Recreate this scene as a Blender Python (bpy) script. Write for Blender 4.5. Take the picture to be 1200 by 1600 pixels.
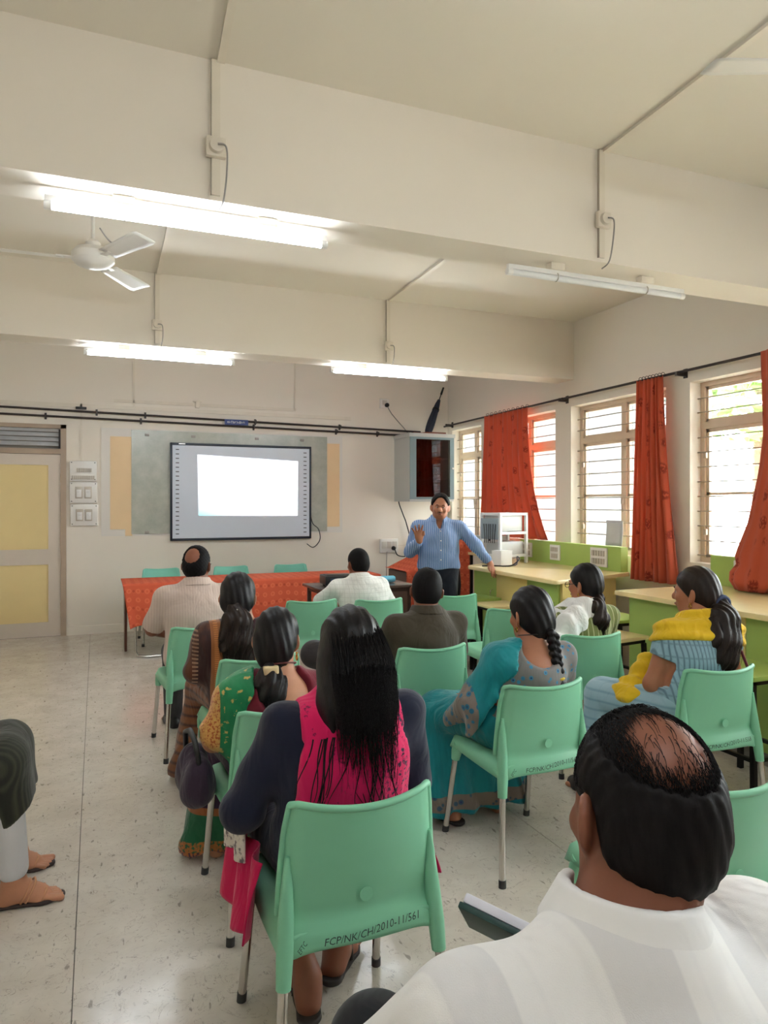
import bpy, bmesh, math, random
import numpy as np
from mathutils import Vector, Matrix
random.seed(7); rng = np.random.default_rng(7)
for o in list(bpy.data.objects): bpy.data.objects.remove(o)
scene = bpy.context.scene
COL = scene.collection
R = math.radians
# ---------------------------------------------------------------- camera, world, exposure
cam_d = bpy.data.cameras.new('camera'); cam = bpy.data.objects.new('camera', cam_d); COL.objects.link(cam)
cam.location = (0, 0, 1.55); cam.rotation_euler = (R(90), 0, R(-22.15))
cam_d.sensor_fit = 'VERTICAL'; cam_d.sensor_height = 36; cam_d.lens = 36 * 1103 / 1600
cam_d.shift_y = -13 / 1600; cam_d.clip_start = .02
scene.camera = cam
world = bpy.data.worlds.new('world'); scene.world = world; world.use_nodes = True
bg = world.node_tree.nodes['Background']; bg.inputs[0].default_value = (.93, .97, 1, 1); bg.inputs[1].default_value = 5.5
vs = scene.view_settings; vs.view_transform = 'Standard'; vs.look = 'None'; vs.gamma = 1; vs.exposure = 2.2; vs.use_curve_mapping = False
TUBE = 17.0
# ---------------------------------------------------------------- room measures (metres)
WY = 9.1; WX = 4.7; LX = -2.2; BY = -2.6; CZ = 3.48
WINS = [(8.14, 8.97), (6.515, 7.87), (4.88, 6.24), (3.245, 4.605), (1.61, 2.97), (-.025, 1.335)]
SILL, HEAD, TRANS = 1.05, 2.59, 2.22

# ---------------------------------------------------------------- materials
class NT:
    def __init__(s, name):
        s.m = bpy.data.materials.new(name); s.m.use_nodes = True; s.t = s.m.node_tree
        s.b = s.t.nodes['Principled BSDF']; s.out = s.t.nodes['Material Output']
    def n(s, ty, **kw):
        nd = s.t.nodes.new(ty)
        for k, v in kw.items():
            if k.startswith('i_'):
                k = k[2:]; k = int(k) if k.isdigit() else k.replace('_', ' ')
                if hasattr(v, 'is_output'): s.t.links.new(v, nd.inputs[k])
                else: nd.inputs[k].default_value = v
            else: setattr(nd, k, v)
        return nd
    def l(s, a, b): s.t.links.new(a, b)
    def co(s, kind='Object'): return s.n('ShaderNodeTexCoord').outputs[kind]
    def math(s, op, a, b=0.0, c=0.0):
        nd = s.n('ShaderNodeMath', operation=op)
        for i, v in enumerate((a, b, c)):
            if hasattr(v, 'is_output'): s.l(v, nd.inputs[i])
            else: nd.inputs[i].default_value = v
        return nd.outputs[0]
    def mix(s, f, a, b):
        nd = s.n('ShaderNodeMix', data_type='RGBA')
        for i, v in ((0, f), (6, a), (7, b)):
            if hasattr(v, 'is_output'): s.l(v, nd.inputs[i])
            else: nd.inputs[i].default_value = v if i == 0 else (*v[:3], 1)
        return nd.outputs[2]
    def noise(s, scale, detail=3, vec=None, stretch=None, rough=.5, kind='Object'):
        v = vec or s.co(kind)
        if stretch:
            v = s.n('ShaderNodeMapping', i_0=v, i_3=stretch).outputs[0]
        return s.n('ShaderNodeTexNoise', i_0=v, i_Scale=scale, i_Detail=detail, i_Roughness=rough).outputs[0]
    def ramp(s, f, a, b):
        nd = s.n('ShaderNodeMapRange', i_0=f, i_1=a, i_2=b); return nd.outputs[0]
    def sep(s, v): 
        nd = s.n('ShaderNodeSeparateXYZ', i_0=v); return nd.outputs
    def comb(s, x, y, z=0.0):
        nd = s.n('ShaderNodeCombineXYZ')
        for i, v in enumerate((x, y, z)):
            if hasattr(v, 'is_output'): s.l(v, nd.inputs[i])
            else: nd.inputs[i].default_value = v
        return nd.outputs[0]
    def stripes(s, c, period, width, soft=.02):
        """1 on the stripes of the given width fraction"""
        f = s.math('FRACT', s.math('DIVIDE', c, period)); d = s.math('ABSOLUTE', s.math('SUBTRACT', f, .5))
        return s.ramp(d, width / 2 + soft, width / 2 - soft)
    def bump(s, h, strength=.2, dist=.01):
        s.l(s.n('ShaderNodeBump', i_Strength=strength, i_Distance=dist, i_Height=h).outputs[0], s.b.inputs['Normal'])
    def base(s, c):
        if hasattr(c, 'is_output'): s.l(c, s.b.inputs['Base Color'])
        else: s.b.inputs['Base Color'].default_value = (*c[:3], 1)
    def rough(s, r, spec=.5, metal=0.0):
        if hasattr(r, 'is_output'): s.l(r, s.b.inputs['Roughness'])
        else: s.b.inputs['Roughness'].default_value = r
        s.b.inputs['Specular IOR Level'].default_value = spec; s.b.inputs['Metallic'].default_value = metal
def lin(r, g, b):
    f = lambda c: (c / 255 / 12.92) if c <= 10 else ((c / 255 + .055) / 1.055) ** 2.4
    return (f(r), f(g), f(b))
def mul(c, k): return tuple(min(1, x * k) for x in c)
MC = {}
def plain(name, col, rough=.5, metal=0.0, var=.12, sc=6.0, bump=0.0, bsc=60.0, spec=.5):
    if name in MC: return MC[name]
    t = NT(name); f = t.noise(sc, 4)
    t.base(t.mix(f, mul(col, 1 - var), mul(col, 1 + var))); t.rough(rough, spec, metal)
    if bump: t.bump(t.noise(bsc, 3), bump, .004)
    MC[name] = t.m; return t.m
def emit(name, col, st):
    t = NT(name); t.base(col); t.b.inputs['Emission Color'].default_value = (*col, 1); t.b.inputs['Emission Strength'].default_value = st
    return t.m
def glassm(name, tint, op=.08, rough=.03):
    t = NT(name); tr = t.n('ShaderNodeBsdfTransparent', i_0=(*tint, 1)); gl = t.n('ShaderNodeBsdfGlossy', i_0=(1, 1, 1, 1), i_Roughness=rough)
    fr = t.math('ADD', t.math('MULTIPLY', t.n('ShaderNodeFresnel', i_0=1.45).outputs[0], .9), op)
    mx = t.n('ShaderNodeMixShader', i_0=fr, i_1=tr.outputs[0], i_2=gl.outputs[0]); t.l(mx.outputs[0], t.out.inputs[0]); return t.m
M_wall = plain('wall_paint', lin(234, 225, 212), .7, 0, .025, 1.3, .05, 40, .3)
M_ceil = plain('ceiling_paint', lin(228, 220, 206), .8, 0, .03, .9, .05, 40, .2)
M_trim = plain('white_trim', lin(232, 226, 216), .5)
M_conduit = plain('conduit_plastic', lin(226, 216, 200), .4)
M_white = plain('white_plastic', lin(235, 233, 230), .35, var=.03)
M_black = plain('black_plastic', (.012, .013, .015), .4)
M_dark = plain('dark_steel', (.02, .018, .017), .4, .6)
M_pipe = plain('brown_pipe', (.045, .034, .03), .45, .3)
M_chrome = plain('chrome_tube', (.62, .6, .57), .18, 1.0, .05)
M_rub = plain('rubber', (.04, .04, .04), .7)
M_frame = plain('window_frame_paint', lin(214, 192, 168), .5, 0, .08, 9)
M_bar = plain('grille_paint', lin(176, 160, 142), .45, .2)
M_glass = glassm('window_glass', (.95, .97, .96))
# ---------------------------------------------------------------- mesh builder
class MB:
    def __init__(s): s.v = []; s.f = []; s.uv = None
    def quadbox(s, p):  # eight points: bottom ring, top ring
        i = len(s.v); s.v += [tuple(x) for x in p]
        for q in ((3, 2, 1, 0), (4, 5, 6, 7), (0, 1, 5, 4), (1, 2, 6, 5), (2, 3, 7, 6), (3, 0, 4, 7)): s.f.append(tuple(i + k for k in q))
        return s
    def box(s, x0, y0, z0, x1, y1, z1):
        return s.quadbox([(x0, y0, z0), (x1, y0, z0), (x1, y1, z0), (x0, y1, z0), (x0, y0, z1), (x1, y0, z1), (x1, y1, z1), (x0, y1, z1)])
    def cbox(s, c, d, b=0.0):
        if not b: return s.box(*(c[k] - d[k] / 2 for k in range(3)), *(c[k] + d[k] / 2 for k in range(3)))
        bm = bmesh.new(); bmesh.ops.create_cube(bm, size=1)
        for v in bm.verts: v.co = Vector([c[k] + v.co[k] * d[k] for k in range(3)])
        bmesh.ops.bevel(bm, geom=bm.edges[:], offset=b, segments=2, affect='EDGES', profile=.6)
        return s.addbm(bm)
    def addbm(s, bm):
        i = len(s.v); bm.verts.index_update()
        s.v += [tuple(v.co) for v in bm.verts]; s.f += [tuple(i + v.index for v in f.verts) for f in bm.faces]; bm.free(); return s
    def tube(s, pts, r, n=10, cap=True):
        pts = [Vector(p) for p in pts]; m = len(pts); rs = r if isinstance(r, (list, tuple)) else [r] * m
        i0 = len(s.v); up = None
        for k, p in enumerate(pts):
            t = (pts[min(k + 1, m - 1)] - pts[max(k - 1, 0)]).normalized()
            if up is None: up = Vector((0, 0, 1)) if abs(t.z) < .9 else Vector((1, 0, 0))
            a = t.cross(up); 
            if a.length < 1e-4: a = t.cross(Vector((0, 1, 0)))
            a.normalize(); b = a.cross(t).normalized(); up = b
            for j in range(n):
                w = 2 * math.pi * j / n; s.v.append(tuple(p + (a * math.cos(w) + b * math.sin(w)) * rs[k]))
        for k in range(m - 1):
            for j in range(n):
                q = i0 + k * n
                s.f.append((q + j, q + (j + 1) % n, q + n + (j + 1) % n, q + n + j))
        if cap:
            s.f.append(tuple(i0 + j for j in reversed(range(n)))); s.f.append(tuple(i0 + (m - 1) * n + j for j in range(n)))
        return s
    def lathe(s, prof, c=(0, 0, 0), n=24, ax='z'):
        i0 = len(s.v); m = len(prof)
        for r, z in prof:
            for j in range(n):
                w = 2 * math.pi * j / n; x, y = r * math.cos(w), r * math.sin(w)
                s.v.append({'z': (c[0] + x, c[1] + y, c[2] + z), 'y': (c[0] + x, c[1] + z, c[2] - y), 'x': (c[0] + z, c[1] + x, c[2] + y)}[ax])
        for k in range(m - 1):
            for j in range(n):
                q = i0 + k * n; s.f.append((q + j, q + (j + 1) % n, q + n + (j + 1) % n, q + n + j))
        s.f.append(tuple(i0 + j for j in reversed(range(n)))); s.f.append(tuple(i0 + (m - 1) * n + j for j in range(n)))
        return s
    def sheet(s, P, th, both=True):
        """P: (nu,nv,3) array; closed sheet with thickness th along the grid normal"""
        P = np.asarray(P, float); nu, nv = P.shape[:2]
        du = np.gradient(P, axis=0); dv = np.gradient(P, axis=1); N = np.cross(du, dv); N /= np.linalg.norm(N, axis=2, keepdims=True) + 1e-9
        i0 = len(s.v)
        for A in (P, P - N * th): s.v += [tuple(x) for x in A.reshape(-1, 3)]
        g = lambda a, b, l: i0 + l * nu * nv + a * nv + b
        for a in range(nu - 1):
            for b in range(nv - 1):
                s.f.append((g(a, b, 0), g(a + 1, b, 0), g(a + 1, b + 1, 0), g(a, b + 1, 0)))
                s.f.append((g(a, b, 1), g(a, b + 1, 1), g(a + 1, b + 1, 1), g(a + 1, b, 1)))
        for a in range(nu - 1):
            s.f.append((g(a, 0, 0), g(a, 0, 1), g(a + 1, 0, 1), g(a + 1, 0, 0))); e = nv - 1
            s.f.append((g(a, e, 0), g(a + 1, e, 0), g(a + 1, e, 1), g(a, e, 1)))
        for b in range(nv - 1):
            s.f.append((g(0, b, 0), g(0, b + 1, 0), g(0, b + 1, 1), g(0, b, 1))); e = nu - 1
            s.f.append((g(e, b, 0), g(e, b, 1), g(e, b + 1, 1), g(e, b + 1, 0)))
        uu = np.linspace(0, 1, nu)[:, None].repeat(nv, 1); vv = np.linspace(0, 1, nv)[None].repeat(nu, 0)
        q = np.stack([uu, vv], 2).reshape(-1, 2); s.uv = (s.uv or []) + [tuple(x) for x in q] * 2
        return s
    def prism(s, poly, z0, z1):
        i = len(s.v); n = len(poly)
        s.v += [(x, y, z0) for x, y in poly] + [(x, y, z1) for x, y in poly]
        s.f.append(tuple(i + k for k in reversed(range(n)))); s.f.append(tuple(i + n + k for k in range(n)))
        for k in range(n): s.f.append((i + k, i + (k + 1) % n, i + n + (k + 1) % n, i + n + k))
        return s
    def mesh(s, name, smooth=False):
        me = bpy.data.meshes.new(name); me.from_pydata(s.v, [], s.f)
        if s.uv and len(s.uv) == len(s.v):
            lay = me.uv_layers.new(name='UVMap'); vi = np.zeros(len(me.loops), np.int32); me.loops.foreach_get('vertex_index', vi)
            lay.data.foreach_set('uv', np.array(s.uv, np.float32)[vi].ravel())
        if smooth == 'auto':
            me.polygons.foreach_set('use_smooth', [True] * len(me.polygons)); me.set_sharp_from_angle(angle=R(38))
        elif smooth: me.polygons.foreach_set('use_smooth', [True] * len(me.polygons))
        return me
def tag(o, label=None, category=None, group=None, kind=None):
    for k, v in (('label', label), ("category", category), ("group", group), ('kind', kind)):
        if v: o[k] = v
    return o
def obj(name, mb, mat, parent=None, smooth='auto', **kw):
    me = mb if isinstance(mb, bpy.types.Mesh) else mb.mesh(name, smooth)
    o = bpy.data.objects.new(name, me); COL.objects.link(o)
    if mat and not me.materials: me.materials.append(mat)
    if parent: o.parent = parent
    return tag(o, **kw)
def empty(name, loc=(0, 0, 0), rz=0, **kw):
    o = bpy.data.objects.new(name, None); COL.objects.link(o); o.location = loc; o.rotation_euler = (0, 0, R(rz)); o.empty_display_size = .1
    return tag(o, **kw)
def copy_tree(o, parent=None):
    c = o.copy(); COL.objects.link(c); c.parent = parent
    for ch in o.children: copy_tree(ch, c)
    return c
def struct(name, mb, mat, **kw): return obj(name, mb, mat, kind='structure', **kw)

# ---------------------------------------------------------------- the room shell
def floor_mat():
    t = NT('vinyl_floor'); v = t.co()
    a = t.noise(5, 6, v, rough=.65); b = t.noise(26, 5, v, rough=.7)
    w = t.n('ShaderNodeTexNoise', i_0=v, i_Scale=9.0, i_Detail=5.0, i_Roughness=.6, i_Distortion=2.2).outputs[0]
    vein = t.ramp(t.math('ABSOLUTE', t.math('SUBTRACT', w, .5)), .012, .0)
    c = t.mix(t.ramp(a, .3, .7), lin(196, 187, 175), lin(214, 206, 195))
    c = t.mix(t.math('MULTIPLY', vein, t.math('MULTIPLY', t.ramp(b, .42, .6), .8)), c, lin(112, 98, 88))
    fl = t.noise(38, 2, v, (1, .35, 1)); c = t.mix(t.math('MULTIPLY', t.ramp(fl, .66, .72), .6), c, lin(110, 100, 92))
    t.base(c); t.rough(t.ramp(t.noise(14, 4, v), -.35, 3.9), .5); t.bump(t.noise(22, 4, v), .05, .006); return t.m
M_floor = floor_mat()
fl = struct('floor', MB().box(LX - .2, BY - .2, -.12, WX + .2, WY + .35, -.012), plain('floor_screed', (.12, .11, .1), .8))
xs = [LX, -2.07, -.07, 1.932, 3.93, WX]
for a, b in zip(xs[:-1], xs[1:]): obj('vinyl_sheet', MB().box(a + .0015, BY, -.012, b - .0015, WY, 0), M_floor, fl)
struct('ceiling', MB().box(LX - .2, BY - .2, CZ, WX + .2, WY + .2, CZ + .15), M_ceil)
DX0, DX1 = -1.42, -.33      # door opening in the front wall
struct('wall_front', MB().box(DX1, WY, 0, WX + .2, WY + .2, CZ).box(LX - .2, WY, 0, DX0, WY + .2, CZ).box(DX0, WY, 2.476, DX1, WY + .2, CZ), M_wall)
struct('wall_left', MB().box(LX - .2, BY - .2, 0, LX, WY, CZ), M_wall)
struct('wall_back', MB().box(LX, BY - .2, 0, WX + .2, BY, CZ), M_wall)
wr = MB().box(WX, BY, 0, WX + .2, WY, SILL).box(WX, BY, HEAD, WX + .2, WY, CZ)
ed = [WY] + [e for w in WINS for e in (w[1], w[0])] + [BY]
for k in range(0, len(ed), 2): wr.box(WX, ed[k + 1], SILL, WX + .2, ed[k], HEAD)
struct('wall_right', wr, M_wall)
for k, y in enumerate((3.126, 6.19, .06)):
    struct('trim_%d' % (k + 1), MB().box(LX, y, 2.87, WX, y + .28, CZ), M_wall)
struct('baseboard_front', MB().box(DX1 + .01, WY - .012, 0, WX, WY, .1), M_wall)

# windows: frame, casements, grille bars, panes
for wi, (y0, y1) in enumerate(WINS):
    far = wi > 3
    w = empty('window_%d' % (wi + 1), (WX + .15, (y0 + y1) / 2, SILL), kind='structure')
    L = y1 - y0; Hh = HEAD - SILL; T = TRANS - SILL; mid = 0 if L > 1 else -.06
    f = MB()
    for a, b in ((-L / 2, -L / 2 + .045), (L / 2 - .045, L / 2), (mid - .03, mid + .03)): f.box(-.03, a, 0, .03, b, Hh)
    for a, b in ((0, .04), (T - .03, T + .03), (Hh - .04, Hh)): f.box(-.032, -L / 2, a, .028, L / 2, b)
    obj('window_frame', f, M_frame, w)
    for a, b in ((-L / 2 + .045, mid - .03), (mid + .03, L / 2 - .045)):
        c = MB()                                             # lower casement
        for q in ((a, .04, a + .03, T - .03), (b - .03, .04, b, T - .03), (a, .04, b, .07), (a, T - .06, b, T - .03), (a, T * .5 - .012, b, T * .5 + .012)):
            c.box(-.012, q[0], q[1], .018, q[2], q[3])
        co = obj('casement', c, M_frame, w)
        obj('pane', MB().box(.002, a + .03, .07, .006, b - .03, T - .06), M_glass, co)
        c = MB()
        for q in ((a, T + .03, a + .025, Hh - .04), (b - .025, T + .03, b, Hh - .04), (a, T + .03, b, T + .055), (a, Hh - .065, b, Hh - .04)):
            c.box(-.012, q[0], q[1], .018, q[2], q[3])
        co = obj('top_light', c, M_frame, w)
        obj('pane', MB().box(.002, a + .025, T + .055, .006, b - .025, Hh - .065), M_glass, co)
    barm = MB().tube([(-.062, -L / 2, 0), (-.062, L / 2, 0)], .0055, 6).mesh('grille_bar', True); barm.materials.append(M_bar)
    for z in [.06 + .1255 * k for k in range(9)] + [T + .11, T + .23]:
        o = obj('grille_bar', barm, None, w); o.location = (0, 0, z)
    if not far:
        for z in (T * .22, T * .78):
            obj('hinge', MB().cbox((-.04, L / 2 - .06, z), (.02, .03, .05), .003), M_bar, w)
        obj('latch', MB().cbox((-.045, mid, T * .45), (.03, .025, .06), .004).tube([(-.06, mid, T * .45), (-.06, mid - .02, T * .36)], .006, 6), M_bar, w)
# what stands outside the windows
M_ext = plain('outside_plaster', lin(240, 214, 184), .8)
struct('trim_4', MB().box(WX + .2, BY, 2.72, WX + .62, WY + .3, 2.79), M_ext)
obj('ground', MB().box(WX + .2, BY - 6, -.5, WX + 30, WY + 14, -.3), plain('outside_ground', lin(214, 204, 186), .9), label='pale sunlit ground outside the windows', kind='structure')
def leaf_tree(name, loc, r, zc, label):
    t = empty(name, loc, label=label, category='tree')
    obj('trunk', MB().tube([(0, 0, -.3), (.05, .03, zc * .5), (0, 0, zc)], [.14, .1, .06], 8), plain('bark', (.12, .08, .05), .9), t)
    n = 1500; u = rng.normal(size=(n, 3)); u /= np.linalg.norm(u, axis=1)[:, None]
    c = u * (rng.random((n, 1)) ** .4) * np.array([r, r, r * .8]) + np.array([0, 0, zc + r * .2]); mb = MB()
    for p in c:
        d = Vector(rng.normal(size=3)).normalized(); e = d.orthogonal().normalized(); s = .1 + .08 * rng.random(); p = Vector(p); i = len(mb.v)
        mb.v += [tuple(p - d * s), tuple(p + e * s * .45), tuple(p + d * s), tuple(p - e * s * .45)]; mb.f.append((i, i + 1, i + 2, i + 3))
    obj('foliage', mb, plain('leaf_green', lin(140, 182, 96), .6, 0, .25, 5), t, False, kind='stuff')
leaf_tree('tree', (9.8, 8.2, 0), 1.5, 3.4, 'leafy green tree outside seen through the rightmost window')

# ---------------------------------------------------------------- door in the front wall
M_door = plain('door_paint', lin(214, 200, 186), .45, var=.04)
M_dpan = plain('door_panel_cream', lin(232, 208, 150), .45, var=.05, sc=3)
d = empty('door_1', ((DX0 + DX1) / 2, WY, 0), kind='structure')
hw = (DX1 - DX0) / 2
fr = MB().box(-hw, -.02, 0, -hw + .06, .08, 2.476).box(hw - .06, -.02, 0, hw, .08, 2.476).box(-hw, -.02, 2.43, hw, .08, 2.476).box(-hw, -.015, 2.13, hw, .08, 2.19)
obj('door_frame', fr, plain('door_frame_paint', lin(176, 156, 136), .5), d)
lx0, lx1 = -hw + .062, hw - .062
leaf = MB().box(lx0, .0, .004, lx0 + .13, .04, 2.125).box(lx1 - .13, 0, .004, lx1, .04, 2.125)
for a, b in ((.004, .17), (.84, 1.02), (2.0, 2.125)): leaf.box(lx0 + .13, 0, a, lx1 - .13, .04, b)
lf = obj('door_leaf', leaf, M_door, d)
for a, b in ((.17, .84), (1.02, 2.0)): obj('door_panel', MB().box(lx0 + .13, .012, a, lx1 - .13, .03, b), M_dpan, lf)
for z in (.35, 1.1, 1.85): obj('hinge', MB().tube([(lx1 + .004, -.004, z - .05), (lx1 + .004, -.004, z + .05)], .008, 8), M_frame, lf)
obj('handle', MB().tube([(-.28, -.0, 1.27), (-.28, -.05, 1.27), (-.22, -.055, 1.29)], .008, 8), M_chrome, lf)
M_louv = plain('louvre_glass', lin(205, 205, 206), .25, 0, .15, 12)
for k in range(4):
    z = 2.225 + k * .055
    obj('louvre_slat', MB().quadbox([(lx0, -.005, z), (lx1, -.005, z), (lx1, .0, z), (lx0, .0, z), (lx0, .045, z + .05), (lx1, .045, z + .05), (lx1, .05, z + .05), (lx0, .05, z + .05)]), M_louv, d)
obj('louvre_backing', MB().box(lx0, .06, 2.19, lx1, .07, 2.43), plain('grey_dim', lin(150, 142, 132), .6), d)
obj('louvre_bracket', MB().box(lx1 - .02, -.008, 2.2, lx1, .05, 2.42), M_pipe, d)
struct('trim_5', MB().box(DX0 - .1, WY + .1, 0, DX1 + .1, WY + .2, 2.476), M_wall)

# ---------------------------------------------------------------- on the front wall
def cable(name, pts, r, mat, parent=None, **kw):
    P = [Vector(p) for p in pts]; out = []
    for k in range(len(P) - 1):
        p0, p1, p2, p3 = P[max(k - 1, 0)], P[k], P[k + 1], P[min(k + 2, len(P) - 1)]
        for j in range(6):
            t = j / 6; out.append(.5 * ((2 * p1) + (p2 - p0) * t + (2 * p0 - 5 * p1 + 4 * p2 - p3) * t * t + (3 * p1 - p0 - 3 * p2 + p3) * t ** 3))
    out.append(P[-1]); return obj(name, MB().tube(out, r, 6), mat, parent, True, **kw)
b = empty('display_board', (1.57, WY - .003, 1.16), label='pale wall board with cream side strips and grey-green sheet behind the screen', category='board')
obj('border', MB().box(-1.52, -.008, 0, 1.52, 0, 1.30), plain('board_border', lin(226, 220, 212), .5, var=.02), b)
obj('backing', MB().box(-1.42, -.012, .08, 1.478, -.008, 1.2), plain('board_cream', lin(236, 205, 160), .5, var=.04), b)
obj('backing_strip', MB().box(-1.25, -.0125, .0, -1.17, -.008, .08), MC['board_cream'], b)
def sheet_mat():
    t = NT('grey_green_sheet'); n = t.noise(5, 6, rough=.7); t.base(t.mix(t.ramp(n, .35, .7), lin(168, 172, 160), lin(190, 192, 180))); t.rough(.25, .5); return t.m
obj('clear_sheet', MB().box(-1.18, -.018, .02, 1.3, -.012, 1.285), sheet_mat(), b)
for x in (-1.0, -.45, .35, .95): 
    for z in (.04, 1.23): obj('clip', MB().cbox((x, -.022, z), (.05, .012, .03), .004), plain('dull_clip', lin(150, 146, 138), .5), b)
ib = empty('interactive_whiteboard', (1.74, WY - .02, 1.09), label='large interactive whiteboard with black frame showing a bright projected slide', category='whiteboard')
W2, HB = .9, 1.215; f = MB()
for q in ((-W2, 0, W2, .03), (-W2, HB - .03, W2, HB), (-W2, 0, -W2 + .026, HB), (W2 - .026, 0, W2, HB)): f.cbox(((q[0] + q[2]) / 2, -.02, (q[1] + q[3]) / 2), (q[2] - q[0], .04, q[3] - q[1]), .006)
obj('frame', f, plain('navy_black_frame', lin(28, 38, 52), .35), ib)
obj('writing_surface', MB().box(-W2 + .02, -.03, .02, W2 - .02, -.004, HB - .02), plain('board_surface', lin(214, 222, 234), .35, var=.02), ib)
for sx in (-1, 1):
    mb = MB()
    for k in range(20):
        z = .08 + k * .055; x = sx * (W2 - .085); mb.box(x - .02, -.032, z, x + .02, -.030, z + .011)
    obj('icon_strip', mb, plain('icon_ink', (.06, .06, .08), .5), ib, kind='stuff')
def slide_mat():
    t = NT('projected_slide'); s = t.sep(t.co('Generated')); x, z = s[0], s[2]
    dx = t.math('SUBTRACT', x, .0); dz = t.math('MULTIPLY', z, 1.6)
    tl = t.ramp(t.math('ADD', t.math('MULTIPLY', dx, .8), dz), .34, .05)
    c = t.mix(t.math('MULTIPLY', tl, .75), (.97, .985, 1), (.25, .78, .82))
    bar = t.math('MULTIPLY', t.math('COMPARE', z, .66, .022), t.ramp(t.noise(60, 2, t.comb(x, 0, 0)), .5, .62))
    side = t.math('ADD', t.math('COMPARE', x, .17, .1), t.math('COMPARE', x, .91, .06))
    c = t.mix(t.math('MULTIPLY', t.math('MULTIPLY', bar, side), .22), c, (.55, .6, .65))
    t.base((0, 0, 0)); t.rough(.5, .2); t.l(c, t.b.inputs['Emission Color']); t.b.inputs['Emission Strength'].default_value = .30; return t.m
obj('projected_slide', MB().quadbox([(-.56, -.033, .31), (.715, -.033, .30), (.715, -.0305, .30), (-.56, -.0305, .31), (-.575, -.033, 1.075), (.72, -.033, 1.02), (.72, -.0305, 1.02), (-.575, -.0305, 1.075)]), slide_mat(), ib)
obj('brand_strip', MB().box(-.8, -.042, HB - .02, -.72, -.04, HB - .008), M_chrome, ib)
cable('cable', [(W2 - .01, -.01, .35), (W2 + .02, -.03, .2), (W2 + .1, -.03, .12), (W2 + .12, -.03, -.02), (W2 + .03, -.03, -.12), (W2 - .06, -.03, -.07)], .006, M_black, ib)
# two curtain pipes
for k, (za, zb, xb, lab) in enumerate(((2.652, 2.563, 4.24, 'upper brown pipe running along the front wall'), (2.573, 2.507, 3.95, 'lower brown pipe running along the front wall'))):
    o = empty('wall_pipe', (-1.4, WY - .05, za), label=lab, category='pipe', group='pipes on the front wall')
    x0 = -1.4; zz = lambda x: (zb - za) * (x + 1.0) / (xb + 1.0)
    obj('pipe', MB().tube([(0, 0, zz(x0)), (xb - x0, 0, zz(xb))], .013, 8), M_pipe, o)
    for x in ((-.0, .55, 1.9, 3.05) if k == 0 else (-.55, .5, 1.88, 3.0, 3.6)):
        obj('bracket', MB().box(x - x0 - .008, -.018, zz(x) - .02, x - x0 + .008, .05, zz(x) + .025).box(x - x0 - .012, .04, zz(x) - .035, x - x0 + .012, .05, zz(x) + .04), M_pipe, o)
s_ = empty('wall_sign', (1.65, WY - .005, 2.585), label='small blue sign with white lettering above the screen', category='sign')
obj('plate', MB().cbox((0, -.06, 0), (.30, .008, .07), .003), plain('blue_enamel', lin(52, 70, 130), .35), s_)
def text_mesh(body, size, shear=0.0, ext=.0):
    c = bpy.data.curves.new('lettering', 'FONT'); c.body = body; c.size = size; c.shear = shear; c.align_x = 'CENTER'; c.align_y = 'CENTER'; c.extrude = ext; c.resolution_u = 2
    o = bpy.data.objects.new('lettering', c); me = bpy.data.meshes.new_from_object(o); bpy.data.objects.remove(o); return me
mb = MB(); xx = -.115
for k in range(9):       # lettering too small to read in the photograph: upright strokes of a worn sign
    w_ = .012 + .006 * (k % 3); hh = .03 if k % 4 else .022
    mb.box(xx, -.0655, -hh / 2, xx + .005, -.064, hh / 2)
    if k % 3 != 1: mb.box(xx + w_ - .004, -.0655, -hh / 2, xx + w_, -.064, hh / 2 * (.4 if k % 2 else 1))
    mb.box(xx, -.0655, (-.003 if k % 2 else hh / 2 - .005), xx + w_, -.064, (.002 if k % 2 else hh / 2)); xx += w_ + .007
obj('lettering', mb, M_white, s_)
# switchboards beside the door
def switchboard(x0, z0, x1, z1, label, kind):
    o = empty('switchboard', ((x0 + x1) / 2, WY - .001, (z0 + z1) / 2), label=label, category='switchboard')
    w, h = (x1 - x0) / 2, (z1 - z0) / 2
    obj('plate', MB().cbox((0, -.02, 0), (2 * w, .04, 2 * h), .005), plain('switch_plate_white', lin(232, 228, 222), .3, var=.02), o)
    for sx in (-1, 1):
        for sz in (-1, 1): obj('screw', MB().lathe([(.006, 0), (.006, .003)], (sx * (w - .02), -.041, sz * (h - .02)), 8, 'y'), M_dark, o)
    gm = plain('switch_grey', lin(196, 186, 172), .4)
    if kind == 0:
        mb = MB()
        for r_, n in ((-.03, 12), (.01 + .015, 8)):
            for k in range(n):
                x = (k - (11 if n == 12 else 3) / (2 if n == 12 else 1) ) * .021
                s = obj('switch', MB().cbox((x, -.046, r_ * 1.6 - .03), (.017, .014, .045), .002), gm, o)
    else:
        for sx in (-.055, .055):
            r_ = obj('regulator', MB().cbox((sx * .9, -.046, .0), (.08, .02, .14), .004), gm, o)
            obj('regulator_face', MB().cbox((sx * .9, -.058, -.01), (.055, .006, .09), .002), M_white, r_)
            obj('knob', MB().lathe([(.016, 0), (.014, -.012)], (sx * .9, -.06, .01), 12, 'y'), M_white, r_)
switchboard(-.293, 1.817, 0, 2.055, 'white switchboard with two rows of switches, topmost beside the door', 0)
switchboard(-.293, 1.558, .007, 1.806, 'white board with two fan regulators, middle of the three beside the door', 1)
switchboard(-.286, 1.29, .014, 1.542, 'white board with two fan regulators, lowest of the three beside the door', 1)
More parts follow.
